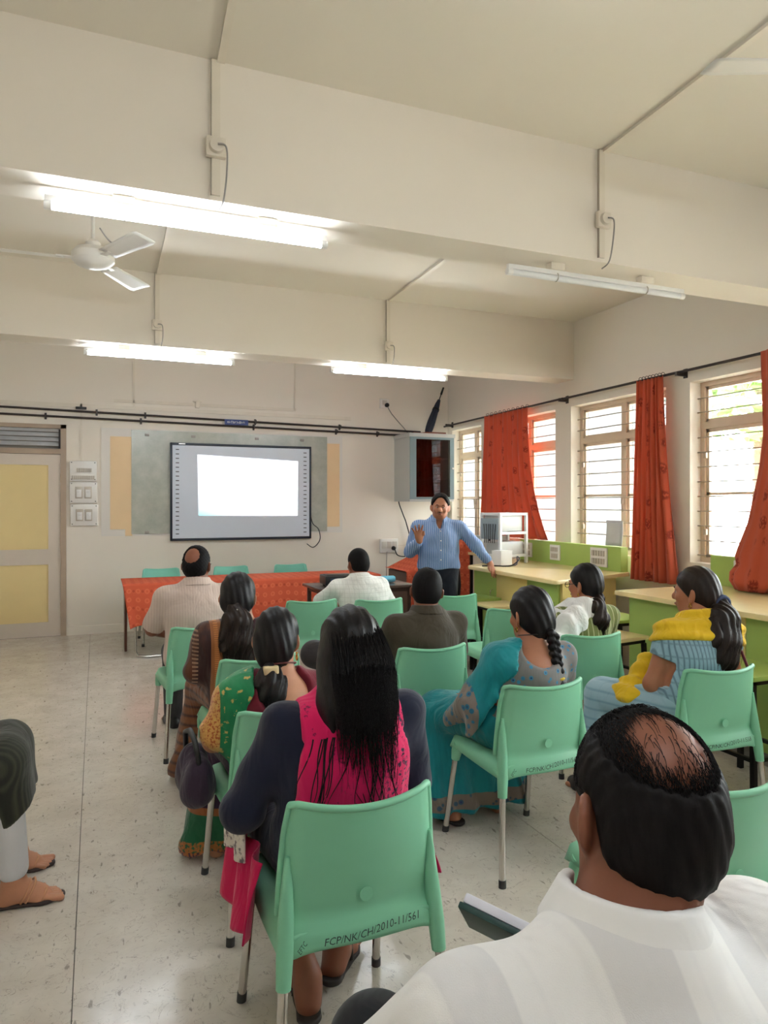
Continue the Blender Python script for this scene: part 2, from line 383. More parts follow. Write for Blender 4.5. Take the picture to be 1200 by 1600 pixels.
def conduit(pts, w, label, mat=M_conduit, nrm='y'):
    o = empty('conduit_strip', pts[0], label=label, category='conduit'); a = Vector(pts[0])
    for p, q in zip(pts[:-1], pts[1:]):
        p, q = Vector(p) - a, Vector(q) - a; lo = [min(p[k], q[k]) - w for k in range(3)]; hi = [max(p[k], q[k]) + w for k in range(3)]
        if nrm == 'y': lo[1] = min(p.y, q.y) - .006; hi[1] = max(p.y, q.y) + .006
        obj('conduit', MB().box(*lo, *hi), mat, o)
    return o
y = WY - .007
conduit([(-.17, y, 2.06), (-.17, y, 2.72)], .011, 'thin vertical conduit running up from the switchboards')
conduit([(-1.4, y, 2.72), (3.2, y, 2.70)], .012, 'long thin horizontal conduit just above the wall pipes')
conduit([(.42, y, 2.74), (.42, y, CZ - .02)], .01, 'thin vertical conduit on the front wall above the door side')
conduit([(2.43, y, 2.80), (2.43, y, CZ - .02)], .01, 'thin vertical conduit on the front wall above the screen')
conduit([(.2, y, 2.80), (2.43, y, 2.78)], .009, 'upper thin horizontal conduit on the front wall')
def socket(loc, w, h, label, holes=2, plug=True, size=.03):
    o = empty('wall_socket', loc, label=label, category='socket')
    obj('plate', MB().cbox((0, -.018, 0), (w, .036, h), .006), MC['switch_plate_white'], o)
    for k in range(holes): obj('socket_module', MB().cbox(((k - (holes - 1) / 2) * w / (holes + .4), -.038, .012), (w / (holes + .9), .008, h * .5), .003), plain('socket_grey', lin(205, 198, 188), .4), o)
    if plug: obj('plug', MB().lathe([(size, 0), (size, -.03), (size * .6, -.05)], (w * .22, -.036, -h * .18), 14, 'y'), M_black, o)
    return o
so = socket((3.70, WY, 2.94), .13, .13, 'white wall socket with dark plug high above the wall cabinet', 1)
cable('power_cable', [(.03, -.06, -.04), (.1, -.05, -.14), (.28, -.04, -.32), (.42, -.05, -.46), (.6, -.1, -.46)], .006, plain('grey_cable', lin(150, 145, 140), .5), so)
so = socket((3.77, WY, .965), .27, .19, 'white double socket with black plug left of the standing speaker', 3)
cable('power_cable', [(.06, -.08, -.03), (.1, -.1, -.13), (.25, -.08, -.14), (.33, -.05, .0), (.26, -.04, .3), (.2, -.04, .45), (.14, -.04, .62), (.2, -.05, .68)], .008, M_black, so)
cable('wire', [(-.04, -.04, -.08), (-.04, -.02, -.5), (-.04, -.02, -.94)], .005, MC['grey_cable'], so)
conduit([(3.92, y, .97), (4.65, y, .97)], .008, 'thin horizontal conduit at the socket behind the speaker')
for x, z in ((1.17, 2.80), (1.2, 2.86)): pass
obj('wall_bracket', MB().cbox((0, -.02, 0), (.05, .04, .08), .006).cbox((0, -.03, .04), (.11, .02, .02), .004), M_conduit, label='small cream bracket high on the front wall above the screen', category='bracket').location = (1.17, WY, 2.79)
obj('wall_hook', MB().cbox((0, -.02, 0), (.12, .03, .03), .006), M_dark, label='small dark fitting on the wall above the door corner', category='fitting').location = (-.17, WY, 2.68)

# ---------------------------------------------------------------- wall cabinet in the corner
M_cab = plain('cabinet_grey', lin(196, 198, 194), .4, var=.03); M_cabd = plain('cabinet_bluegrey', lin(128, 150, 156), .4, var=.04)
c = empty('wall_cabinet', (4.28, WY, 1.58), label='grey corner wall cabinet with dark glass door', category='cabinet')
poly = [(-.42, 0), (-.42, -.09), (-.16, -.50), (.36, -.50), (.36, 0)]
pg = [(-.42, -.01), (-.14, -.46)]
mb = MB().prism([(-.42, 0), (-.40, -.48), (.26, -.48), (.26, 0)], 0, .03).prism([(-.43, 0), (-.415, -.5), (.275, -.5), (.275, 0)], .87, .92)
mb.prism([(-.42, 0), (-.40, -.48), (-.38, -.48), (-.40, 0)], .03, .87).box(.24, -.48, .03, .26, 0, .87)
obj('carcass', mb, M_cab, c)
obj('back_panel', MB().box(-.40, -.008, .03, .24, 0, .87), plain('cabinet_inside', (.05, .045, .05), .6), c)
for z in (.3, .58): obj('shelf', MB().box(-.38, -.45, z, .24, -.01, z + .012), M_cabd, c)
dr = MB()
for q in ((-.40, .03, -.31, .87), (.2, .03, .26, .87), (-.31, .03, .2, .06), (-.31, .84, .2, .87)): dr.box(q[0], -.497, q[1], q[2], -.482, q[3])
do = obj('door', dr, M_cabd, c)
obj('glass_pane', MB().box(-.31, -.492, .06, .2, -.488, .84), glassm('dark_glass', (.2, .21, .22), .04), do)
obj('knob', MB().lathe([(.01, 0), (.013, -.02)], (.235, -.497, .45), 10, 'y'), M_white, do)
for k, (x, z, w, h, colr) in enumerate(((.02, .04, .12, .2, (.12, .03, .04)), (.2, .04, .1, .14, (.05, .05, .08)), (.05, .315, .1, .2, (.14, .03, .045)), (.22, .315, .14, .03, (.8, .8, .8)), (.0, .595, .06, .15, (.5, .5, .5)), (.14, .595, .05, .18, (.6, .6, .62)))):
    o = obj('stored_box', MB().cbox((0, 0, h / 2), (w, .12, h), .006), plain('stored_%d' % k, colr, .5), label=['dark red box on the bottom cabinet shelf', 'black box on the bottom cabinet shelf', 'dark red box on the middle cabinet shelf', 'flat white packet on the middle cabinet shelf', 'grey carton on the top cabinet shelf', 'pale narrow carton on the top cabinet shelf'][k], category='box')
    o.location = (4.12 + x, WY - .3, 1.58 + z - (.01 if z < .1 else .003))
pp = obj('paper_stack', MB().cbox((0, 0, .012), (.5, .3, .018), .003).cbox((.1, -.03, .028), (.3, .22, .014), .003), plain('brown_paper', lin(140, 84, 70), .7), label='flat brown papers lying on top of the wall cabinet', category='papers'); pp.location = (4.22, WY - .25, 2.498)
um = empty('folded_umbrella', (4.25, WY - .27, 2.535), label='folded dark navy umbrella standing on the cabinet against the corner', category='umbrella')
A, B = Vector((0, 0, 0)), Vector((.31, .17, .62)); U = plain('navy_cloth', lin(52, 58, 72), .7)
mb = MB(); n = 12; pts = [A.lerp(B, k / 9) for k in range(8)]
mb.tube(pts, [.05, .058, .06, .056, .05, .045, .036, .022], n); 
for i, v in enumerate(mb.v):
    if i % 2: p = Vector(v); ax = A + (B - A) * ((p - A).dot(B - A) / (B - A).length_squared); mb.v[i] = tuple(ax + (p - ax) * .7)
obj('canopy', mb, U, um); obj('shaft', MB().tube([A.lerp(B, .7), B], .007, 8), M_dark, um)
obj('handle', MB().tube([A.lerp(B, .92), A.lerp(B, 1.08)], [.016, .013], 10), M_black, um)
obj('strap', MB().tube([A.lerp(B, .52), A.lerp(B, .56)], .05, 12), M_black, um)

# ---------------------------------------------------------------- curtain rod and curtains on the window wall
rod = empty('curtain_rod', (WX - .1, 9.0, 2.68), label='long dark curtain rod above the windows on the right wall', category='curtain rod')
obj('rod', MB().tube([(0, .02, -.03), (0, -2.75, -.01)], .012, 8).tube([(0.012, -2.68, -.01), (.012, -10.6, .01)], .012, 8), M_pipe, rod)
for yy in (-.05, -2.7, -4.35, -6, -7.6): obj('bracket', MB().box(-.012, yy - .012, -.035, .1, yy + .012, .0).box(.09, yy - .02, -.05, .1, yy + .02, .03), M_pipe, rod)
def curtain_mat():
    t = NT('orange_curtain'); uv = t.co('UV'); s = t.sep(uv)
    u, v = s[0], s[1]
    vo = t.n('ShaderNodeTexVoronoi', i_0=t.comb(t.math('MULTIPLY', u, 9.0), t.math('MULTIPLY', v, 13.0)), i_Scale=1.0).outputs[0]
    n = t.noise(70, 3, t.comb(t.math('MULTIPLY', u, 1.0), v), kind='UV')
    bands = t.ramp(t.math('SINE', t.math('MULTIPLY', u, 25.0)), .1, .5)
    mo = t.math('MULTIPLY', t.math('MULTIPLY', t.ramp(vo, .42, .3), t.ramp(n, .42, .52)), bands)
    c = t.mix(t.noise(4, 3, uv), lin(204, 90, 62), lin(216, 104, 74)); c = t.mix(t.math('MULTIPLY', mo, .8), c, lin(136, 38, 28))
    t.base(c); t.rough(.75, .2); t.b.inputs['Sheen Weight'].default_value = .2
    tr = t.n('ShaderNodeBsdfTranslucent'); t.l(c, tr.inputs[0]); mx = t.n('ShaderNodeMixShader', i_0=.22, i_1=t.b.outputs[0], i_2=tr.outputs[0]); t.l(mx.outputs[0], t.out.inputs[0])
    t.bump(t.noise(160, 2, uv, (1, 2, 1)), .1, .002); return t.m
M_curt = curtain_mat()
def curtain(y_top, y_bot, z_top, z_bot, nf, label, amp=.03, tail=0.0):
    """hangs on the rod; y_top/y_bot: (near, far) extents at the top and the hem"""
    nu, nv = nf * 9, 40; P = np.zeros((nu, nv, 3))
    for i in range(nu):
        u = i / (nu - 1)
        for j in range(nv):
            v = j / (nv - 1); s = v ** 1.6
            ya = y_top[0] + (y_bot[0] - y_top[0]) * (s if not tail else v ** tail); yb = y_top[1] + (y_bot[1] - y_top[1]) * s
            w = math.sin(2 * math.pi * nf * u + .7 * math.sin(5 * u + 2 * v)) + .35 * math.sin(2 * math.pi * nf * 2.3 * u + 1 + 3 * v)
            a = amp * (.45 + .75 * v)
            P[i, j] = (w * a - .01, ya + (yb - ya) * u + .25 * a * math.cos(2 * math.pi * nf * u), z_top + (z_bot - z_top) * v - (.01 * abs(math.sin(math.pi * nf * u)) if j == 0 else 0))
    o = empty('curtain', (WX - .11, 0, 0), label=label, category='curtain', group='orange curtains')
    obj('curtain_cloth', MB().sheet(P, .003), M_curt, o, True)
    for k in range(nf + 1):
        yy = y_top[0] + (y_top[1] - y_top[0]) * (k + .3) / (nf + .6)
        obj('ring', MB().tube([(.012 + .02 * math.cos(a), yy, z_top + .01 + .02 * math.sin(a)) for a in np.linspace(0, 6.28, 13)], .0025, 5), M_dark, o)
    return o
curtain((6.89, 7.84), (6.50, 7.95), 2.665, 1.15, 9, 'wide orange printed curtain beside the speaker, flaring at its hem', .026, 2.6)
curtain((4.80, 5.10), (4.63, 5.17), 2.672, .86, 7, 'narrow gathered orange curtain hanging between two windows', .042)
# third curtain: gathered and tied up low at the right edge of the photo
P = np.zeros((60, 30, 3)); prof = [(0, .12), (.5, .09), (.72, .11), (.86, .17), (.885, .15), (.90, .15), (.94, .2), (.985, .17), (1, .13)]
for i in range(60):
    for j in range(30):
        v = j / 29; w = np.interp(v, *zip(*prof)); a = 2 * math.pi * i / 59
        rr = w * (1 + .1 * math.sin(9 * a + 3 * v)); z = 2.675 + (.925 - 2.675) * v
        P[i, j] = (math.cos(a) * rr * .5 - .24 * max(0, v - .35) / .65, 3.68 + math.sin(a) * rr, z)
o = empty('curtain', (WX - .11, 0, 0), label='orange curtain gathered into a bundle resting on the nearer counter', category='curtain', group='orange curtains')
obj('curtain_cloth', MB().sheet(P, .003), M_curt, o, True)
# ---------------------------------------------------------------- tube lights, fans, conduits on the beams
M_tube = emit('lit_tube', (.84, .92, 1.0), TUBE)
M_off = plain('unlit_tube', lin(225, 226, 228), .3, var=.02)
def tube_light(x0, x1, y, z, lit, label):
    o = empty('tube_light', ((x0 + x1) / 2, y, z), label=label, category='light', group='tube lights under the beams'); L = (x1 - x0) / 2
    obj('tube', MB().tube([(-L + .015, 0, 0), (L - .015, 0, 0)], .017, 12), M_tube if lit else M_off, o)
    obj('batten', MB().cbox((0, 0, .028), (2 * L, .024, .026), .004), M_white, o)
    for s in (-1, 1): obj('end_cap', MB().lathe([(.019, -.015), (.019, .015)], (s * (L - .012), 0, 0), 12, 'x'), M_white, o)
    for s in (-.45, .48):
        obj('mounting_block', MB().cbox((s * L * 1.1, 0, .06), (.09, .05, .04), .005), M_conduit, o)
        obj('clip', MB().tube([(s * L * 1.1 + .004, .022 * math.sin(a), .005 + .022 * math.cos(a)) for a in np.linspace(.6, 5.7, 10)], .003, 5), M_chrome, o)
    return o
TZ = 2.79
tube_light(-.2, 1.02, 3.24, TZ, True, 'lit tube light under the near beam, large at upper left')
tube_light(2.03, 3.25, 3.24, TZ, False, 'unlit tube light under the near beam at the right')
tube_light(-.095, 1.125, 6.28, TZ, True, 'lit tube light under the far beam at the left')
tube_light(2.02, 3.23, 6.28, TZ, True, 'lit tube light under the far beam near the cabinet corner')
for k in range(2): tube_light((-.2, 2.03)[k], (1.02, 3.25)[k], .2, TZ, True, ['lit tube light under the beam above the camera, left', 'lit tube light under the beam above the camera, right'][k])  # two lamps added out of view to brighten the room
def beam_drop(x, yf, zb, label, cz=CZ, ccable=None):
    o = empty('light_conduit', (x, yf - .006, zb), label=label, category='conduit', group='conduits feeding the tube lights')
    obj('conduit', MB().box(-.018, -.008, .02, .018, .006, cz - zb - .002), M_conduit, o)
    obj('conduit_line', MB().box(-.022, -.009, .02, -.019, .006, cz - zb - .002), plain('shadow_gap', lin(176, 166, 150), .6), o)  # darker strip standing in for the shadow along the conduit's edge
    zs = .22 if yf < 4 else .17
    r_ = obj('ceiling_rose', MB().cbox((-.002, -.018, zs), (.085, .03, .085), .006).lathe([(.034, 0), (.03, -.022)], (-.002, -.03, zs), 16, 'y'), M_conduit, o)
    cable('flex', [(.0, -.055, zs), (.035, -.06, zs - .01), (.04, -.05, zs - .1), (.03, -.03, .0), (.02, .02, -.03)], .004, MC['grey_cable'], o)
beam_drop(.48, 3.126, 2.87, 'conduit with ceiling rose above the large lit tube light')
beam_drop(2.55, 3.126, 2.87, 'conduit with ceiling rose above the unlit tube light')
beam_drop(.47, 6.19, 2.87, 'conduit with ceiling rose above the far left tube light')
beam_drop(2.56, 6.19, 2.87, 'conduit with ceiling rose above the far right tube light')
def ceil_conduit(p, q, label):
    o = empty('ceiling_conduit', p, label=label, category='conduit'); v = Vector(q) - Vector(p); n = Vector((-v.y, v.x, 0)).normalized() * .016; d = Vector((0, 0, -.016)); z = Vector((0, 0, 0))
    obj('conduit', MB().quadbox([-n + d, v - n + d, v + n + d, n + d, -n, v - n, v + n, n]), M_conduit, o)
ceil_conduit((.50, 3.11, CZ), (.36, .34, CZ), 'ceiling conduit leading to the left near tube light')
ceil_conduit((2.57, 3.11, CZ), (2.40, .34, CZ), 'ceiling conduit leading to the right near tube light')
ceil_conduit((2.57, 6.17, CZ), (2.50, 3.42, CZ), 'ceiling conduit between the two beams at the right')
ceil_conduit((.48, 6.17, CZ), (.45, 3.42, CZ), 'ceiling conduit between the two beams at the left')
def fan(loc, a0, label):
    o = empty('ceiling_fan', loc, label=label, category='fan', group='ceiling fans'); M = plain('fan_white', lin(226, 222, 214), .3, var=.03)
    top = CZ - loc[2]
    obj('down_rod', MB().tube([(0, 0, .04), (0, 0, top)], .012, 10), M, o)
    obj('canopy', MB().lathe([(.02, top - .1), (.055, top - .07), (.06, top - .001)], n=20), M, o)
    obj('motor', MB().lathe([(.03, .075), (.1, .06), (.125, .03), (.125, -.01), (.1, -.035), (.06, -.05), (.02, -.055)], n=32), M, o)
    obj('collar', MB().lathe([(.03, .12), (.045, .1), (.035, .07)], n=20), M, o)
    bl = None
    for k in range(3):
        P = np.zeros((12, 6, 3))
        for i in range(12):
            for j in range(6):
                u = i / 11; w = (.055 + .018 * u) * (1 if u < .95 else .85); x = .17 + u * .42; y_ = (j / 5 - .5) * 2 * w
                P[i, j] = (x, y_, -.0 - y_ * .2 - .01 * (j / 5 - .5) ** 2)
        b_ = obj('blade', MB().sheet(P, .003), M, o, True); b_.rotation_euler = (0, 0, R(a0 + 120 * k))
        t_ = obj('blade_arm', MB().cbox((.145, 0, 0), (.13, .04, .008), .003), M, b_)
fan((-.02, 4.72, 3.06), -62, 'white ceiling fan between the beams at the upper left')
fan((2.55, 1.66, 3.10), 158, 'white ceiling fan at the upper right with one blade in view')
cable('loose_wire', [(.27, 5.6, CZ - .005), (.25, 5.4, CZ - .1), (.1, 5.2, CZ - .14), (.02, 5.0, CZ - .12)], .005, MC['grey_cable'], label='loose wire hanging from the ceiling beside the left fan', category='wire')
# ---------------------------------------------------------------- green chairs
def chair_mat(name, col):
    t = NT(name); n = t.noise(3, 4); t.base(t.mix(n, mul(col, .93), mul(col, 1.06))); t.rough(.42, .45)
    t.b.inputs['Subsurface Weight'].default_value = .0; t.bump(t.noise(300, 2), .04, .001); return t.m
M_gr = chair_mat('green_plastic', lin(132, 200, 164)); M_gr2 = chair_mat('mint_plastic', lin(136, 212, 190))
M_ink = plain('pen_ink', (.03, .05, .045), .6)
def back_half(z): return float(np.interp(z, [.40, .50, .60, .72, .80], [.218, .216, .212, .203, .190]))
def back_y(u, z):
    y0 = float(np.interp(z, [.40, .455, .50, .56, .68, .80], [-.224, -.217, -.197, -.210, -.238, -.262]))
    c = .022 + .036 * min(1, max(0, z - .46) / .25)
    return y0 + c * u * u + .018 * max(0, abs(u) - .86) / .14
def chair_meshes():
    ms = {}
    nu, nv = 27, 26; P = np.zeros((nu, nv, 3))
    zs = np.concatenate([np.linspace(.405, .485, 7), np.linspace(.5, .775, 13), np.linspace(.782, .80, 6)])
    for i in range(nu):
        u = -1 + 2 * i / (nu - 1)
        for j, z in enumerate(zs):
            top = max(0, (z - .74) / .06); zz = z - top * (.016 * (1 - u * u)) - top * .012 * max(0, abs(u) - .9) / .1
            low = max(0, (.485 - z) / .08)
            zz += low * (.03 * (1 - abs(u) ** 6) - .01)
            P[i, j] = (u * back_half(zz), back_y(u, zz), zz)
    ms['backrest'] = MB().sheet(P[:, :, :], .012)
    # rim around the back
    rim = [tuple(P[0, j]) for j in range(7, nv)] + [tuple(P[i, -1]) for i in range(1, nu - 1)] + [tuple(P[-1, j]) for j in range(nv - 1, 6, -1)]
    ms['back_rim'] = MB().tube([(x, y + .005, z) for x, y, z in rim], .0095, 8)
    nu, nv = 21, 24; P = np.zeros((nu, nv, 3))
    for i in range(nu):
        u = -1 + 2 * i / (nu - 1)
        for j in range(nv):
            v = j / (nv - 1); y = -.2 + v * .47; hw = .212 + .006 * math.sin(v * 3.1)
            z = .455 + .012 * v - .016 * (1 - u * u) * math.sin(min(1, v * 1.1) * 3.1) - .035 * max(0, (v - .88) / .12) ** 2 - .045 * max(0, (abs(u) - .88) / .12) ** 1.5
            if v > .9: hw *= 1 - .35 * ((v - .9) / .1) ** 3 * .4
            P[i, j] = (u * hw, y, z)
    ms['seat'] = MB().sheet(P[:, ::-1], .014)
    rl = MB()
    for s in (-1, 1): rl.tube([(s * .205, -.2, .425), (s * .206, .0, .43), (s * .2, .2, .425)], .016, 8)
    ms['seat_rail'] = rl
    for s, n in ((-1, 'L'), (1, 'R')):
        so = MB().tube([(s * .198, -.178, .66), (s * .200, -.180, .58), (s * .204, -.186, .50), (s * .210, -.197, .42), (s * .215, -.204, .345)], [.006, .016, .0215, .0225, .0195], 12)
        ms['rear_socket' + n] = so
        ms['front_socket' + n] = MB().tube([(s * .196, .20, .435), (s * .203, .215, .40), (s * .206, .222, .36)], [.03, .025, .019], 12)
        ms['rear_leg' + n] = MB().tube([(s * .2155, -.2045, .36), (s * .238, -.240, .02)], .0135, 12)
        ms['front_leg' + n] = MB().tube([(s * .2055, .221, .38), (s * .2245, .284, .02)], .0135, 12)
        ms['rear_foot' + n] = MB().tube([(s * .2373, -.2395, .03), (s * .239, -.2422, 0)], .0155, 12)
        ms['front_foot' + n] = MB().tube([(s * .224, .2825, .03), (s * .2256, .2875, 0)], .0155, 12)
    ms['maker_mark'] = MB().lathe([(.018, 0), (.018, .0015)], (0, -.2195, .545), 20, 'y')
    return {k: m.mesh(k, True if k in ('backrest', 'seat', 'back_rim') else 'auto') for k, m in ms.items()}
CM = chair_meshes()
CMAT = {'rear_leg': M_chrome, 'front_leg': M_chrome, 'rear_foot': M_rub, 'front_foot': M_rub}
def script_mesh(body, x0, x1, z0, z1, size, shear=.1, rot=0.0, wob=.0):
    me = text_mesh(body, 1.0, shear); co = np.array([v.co[:] for v in me.vertices]); lo, hi = co.min(0), co.max(0)
    k = size; cx = (x0 + x1) / 2
    for v in me.vertices:
        q = ((v.co.x - (lo[0] + hi[0]) / 2) / (hi[0] - lo[0]), (v.co.y - (lo[1] + hi[1]) / 2) / (hi[1] - lo[1]))
        x = q[0] * (x1 - x0); z = q[1] * k + wob * math.sin(q[0] * 9)
        ca, sa = math.cos(rot), math.sin(rot); X = cx + x * ca - z * sa; Z = z0 + (z1 - z0) * (q[0] + .5) + x * sa + z * ca
        v.co = (X, back_y(X / .216, Z) - .0135, Z)
    return me
def chair(x, by, rz, label, text=None, mint=False, code=True):
    c = empty('plastic_chair', (x, by + .19, 0), rz, label=label, category='chair', group='green plastic chairs')
    g = M_gr2 if mint else M_gr
    par = {}
    for k, me in CM.items():
        nm = k.rstrip('LR')
        m2 = me
        o = bpy.data.objects.new({'rear_leg': 'leg', 'front_leg': 'leg', 'rear_foot': 'foot_cap', 'front_foot': 'foot_cap', 'rear_socket': 'leg_socket', 'front_socket': 'leg_socket'}.get(nm, nm), m2); COL.objects.link(o)
        if not m2.materials: m2.materials.append(None)
        o.material_slots[0].link = 'OBJECT'; o.material_slots[0].material = CMAT.get(nm, g); o.parent = c; par[k] = o
    for k in par:
        if 'foot' in k: par[k].parent = par[k.replace('foot', 'leg')]
    if text:
        o = obj('handwriting', script_mesh(text, -.115, .15, .447, .462, .017, .2, 0, .002), M_ink, par['backrest'])
        if code: obj('handwriting', script_mesh('EFTC', -.185, -.155, .445, .445, .012, .2, .9), M_ink, par['backrest'])
    return c
chair(.644, 1.73, 0, 'green plastic chair of the woman in magenta, numbered 561 on its back', 'FCP/NK/CH/2010-11/561')
chair(1.755, 2.51, 0, 'green plastic chair of the woman in the teal saree', 'FCP/NK/CH/2010-11/563')
chair(2.68, 2.43, -4, 'green plastic chair of the woman with the yellow dupatta', 'FCP/NK/CH/2010-11/558')
chair(1.606, 1.43, 0, 'green plastic chair cut off by the right edge beside the bald man', 'FCP/NK/CH/2010-11/553')
chair(.66, 2.56, 3, 'green plastic chair of the woman in the green-bordered saree')
chair(.735, 3.45, 4, 'green plastic chair of the woman in the brown saree')
chair(.60, 4.46, 5, 'green plastic chair of the man in the beige shirt')
chair(1.655, 3.37, 0, 'green plastic chair of the man in the dark olive shirt')
chair(1.57, 5.32, -3, 'empty green plastic chair left of the man in the white checked shirt')
chair(2.07, 5.18, 0, 'green plastic chair of the man in the white checked shirt')
chair(2.77, 5.2, -6, 'empty green plastic chair nearest the standing speaker')
chair(2.79, 4.39, 0, 'empty green plastic chair just behind the head of the teal saree woman')
chair(2.68, 3.34, -4, 'green plastic chair of the woman with the white dupatta')
chair(.66, .36, 0, 'green plastic chair under the bald man in the white shirt')
chair(-.74, 3.08 - .19, -90, 'green plastic chair of the woman at the left edge')
for x, lab in ((.69, 'mint plastic chair behind the cloth-covered table, leftmost'), (1.49, 'mint plastic chair behind the cloth-covered table, middle'), (2.22, 'mint plastic chair behind the cloth-covered table, rightmost')):
    c = chair(x, 8.3, 180, lab, mint=True); c.location.y = 8.34

# ---------------------------------------------------------------- cloth-covered table, projector table
def cloth_mat():
    t = NT('orange_dotted_cloth'); s = t.sep(t.co()); u = s[0]; v = t.math('SUBTRACT', s[2], s[1])
    def dots(pu, pv, ou, ov, r):
        a = t.math('SUBTRACT', t.math('FRACT', t.math('ADD', t.math('DIVIDE', u, pu), ou)), .5); b = t.math('SUBTRACT', t.math('FRACT', t.math('ADD', t.math('DIVIDE', v, pv), ov)), .5)
        d = t.math('SQRT', t.math('ADD', t.math('MULTIPLY', t.math('MULTIPLY', a, a), pu * pu), t.math('MULTIPLY', t.math('MULTIPLY', b, b), pv * pv)))
        return t.ramp(d, r + .003, r - .003), d
    d1, dd = dots(.085, .085, .0, .0, .023); d2, _ = dots(.085, .085, .0, .0, .012); d3, _ = dots(.085, .17, .5, .25, .012)
    c = t.mix(t.noise(5, 3), lin(204, 88, 60), lin(218, 102, 72))
    c = t.mix(t.math('MULTIPLY', d1, .55), c, lin(236, 130, 92)); c = t.mix(t.math('MULTIPLY', d2, .5), c, lin(206, 74, 44)); c = t.mix(t.math('MULTIPLY', d3, .4), c, lin(150, 36, 24))
    t.base(c); t.rough(.8, .2); t.bump(t.noise(220, 2), .15, .002); return t.m
M_cloth = cloth_mat()
T0, T1, TY0, TY1, TZz = .25, 2.98, 7.45, 8.05, .745
t = empty('long_table', ((T0 + T1) / 2, (TY0 + TY1) / 2, 0), label='long folding table under the orange cloth at the front', category='table')
w, dd_ = (T1 - T0) / 2, (TY1 - TY0) / 2
obj('tabletop', MB().cbox((0, 0, TZz - .015), (2 * w - .01, 2 * dd_ - .01, .03), .004), plain('brown_laminate', lin(96, 56, 38), .4), t)
for sx in (-1, 1):
    obj('end_panel', MB().box(sx * (w - .03) - .012, .02, .02, sx * (w - .03) + .012, dd_ - .02, TZz - .03), MC['brown_laminate'], t)
    x = sx * (w - .11)
    obj('leg', MB().tube([(x, -dd_ + .05, TZz - .03), (x + .0, -dd_ + .03, .08), (x + .02 * -sx, -dd_ + .03, .025), (x - .1 * sx, -dd_ + .03, .013), (x - .35 * sx, -dd_ + .03, .013)], .013, 8), M_chrome, t)
obj('modesty_panel', MB().box(-w + .1, .1, .3, w - .1, .115, TZz - .03), plain('panel_grey', lin(150, 146, 138), .6), t)
nu, nv = 150, 34; P = np.zeros((nu, nv, 3))
for i in range(nu):
    u = i / (nu - 1); x = T0 - .012 + (T1 - T0 + .024) * u
    hem = .30 + .03 * math.sin(u * 9) + .02 * math.sin(31 * u); 
    for j in range(nv):
        v = j / (nv - 1)
        if v < .3: y = TY1 + .01 - (TY1 - TY0 + .02) * v / .3; z = TZz + .004
        else:
            q = (v - .3) / .7; z = TZz + .004 - (TZz - hem) * q; y = TY0 - .012 - .02 * q + .022 * q * math.sin(x * 21 + 1.5 * math.sin(x * 5))
            z -= .0
        P[i, j] = (x + (.07 * max(0, (v - .3) / .7) * (1 - u) ** 8), y, z)
P[:, 10, 2] -= .003
cl = obj('tablecloth', MB().sheet(P[::-1], .003), M_cloth, None, True, label='orange cloth with pale dots draped over the long front table', category='tablecloth')
# cloth-draped stand behind the speaker
st = empty('lectern', (3.72, 7.7, 0), label='low lectern behind the speaker under an orange cloth', category='lectern')
obj('body', MB().quadbox([(-.36, -.2, .02), (.42, -.2, .02), (.42, .4, .02), (-.36, .4, .02), (-.36, -.2, .74), (.42, -.2, 1.08), (.42, .4, 1.08), (-.36, .4, .74)]), MC['brown_laminate'], st)
obj('plinth', MB().box(-.38, -.22, 0, .44, .42, .03), MC['brown_laminate'], st)
nu, nv = 60, 30; P = np.zeros((nu, nv, 3))
for i in range(nu):
    u = i / (nu - 1); x = -.40 + .86 * u; top = .765 + .35 * max(0, (x + .36) / .78)
    for j in range(nv):
        v = j / (nv - 1)
        if v < .4: y = .42 - .65 * v / .4; z = top
        else: q = (v - .4) / .6; y = -.235 - .03 * q + .02 * q * math.sin(x * 26); z = top + (.12 - top) * q
        P[i, j] = (x + 3.72, y + 7.7, z)
obj('lectern_cloth', MB().sheet(P[::-1], .003), M_cloth, None, True, label='orange cloth draped over the lectern behind the speaker', category='tablecloth')
pt = empty('projector_table', (2.46, 6.72, 0), 2, label='small dark metal table carrying the projector', category='table')
M_pt = plain('dark_brown_laminate', lin(86, 70, 62), .25, 0, .15, 30)
obj('tabletop', MB().cbox((0, 0, .725), (1.02, .56, .025), .005), M_pt, pt)
obj('apron', MB().box(-.46, -.24, .67, .46, -.22, .712).box(-.46, .22, .67, .46, .24, .712).box(-.46, -.24, .67, -.44, .24, .712).box(.44, -.24, .67, .46, .24, .712), plain('brown_steel', lin(84, 66, 58), .4, .3), pt)
for sx in (-1, 1):
    for sy in (-1, 1): obj('leg', MB().cbox((sx * .45, sy * .23, .356), (.035, .035, .712), .004), MC['brown_steel'], pt)
pj = empty('projector', (2.24, 6.66, .738), -4, label='black projector standing on the small dark table', category='projector')
obj('casing', MB().cbox((0, 0, .062), (.36, .27, .09), .014), M_black, pj)
obj('top_panel', MB().cbox((-.02, .02, .108), (.26, .17, .006), .002), plain('projector_grey', (.035, .036, .04), .35), pj)
obj('lens', MB().lathe([(.036, 0), (.04, .01), (.034, .03)], (-.1, .135, .06), 18, 'y'), M_dark, pj)
for k in range(5): obj('vent_slat', MB().box(.03 + k * .022, -.1372, .035, .042 + k * .022, -.1345, .09), MC['projector_grey'], pj)
obj('port_panel', MB().box(-.13, -.138, .04, .0, -.1345, .085), plain('port_blue', lin(50, 70, 95), .4), pj)
for sx in (-1, 1):
    for sy in (-1, 1): obj('foot', MB().lathe([(.012, 0), (.014, .02)], (sx * .14, sy * .1, 0), 10), M_rub, pj)
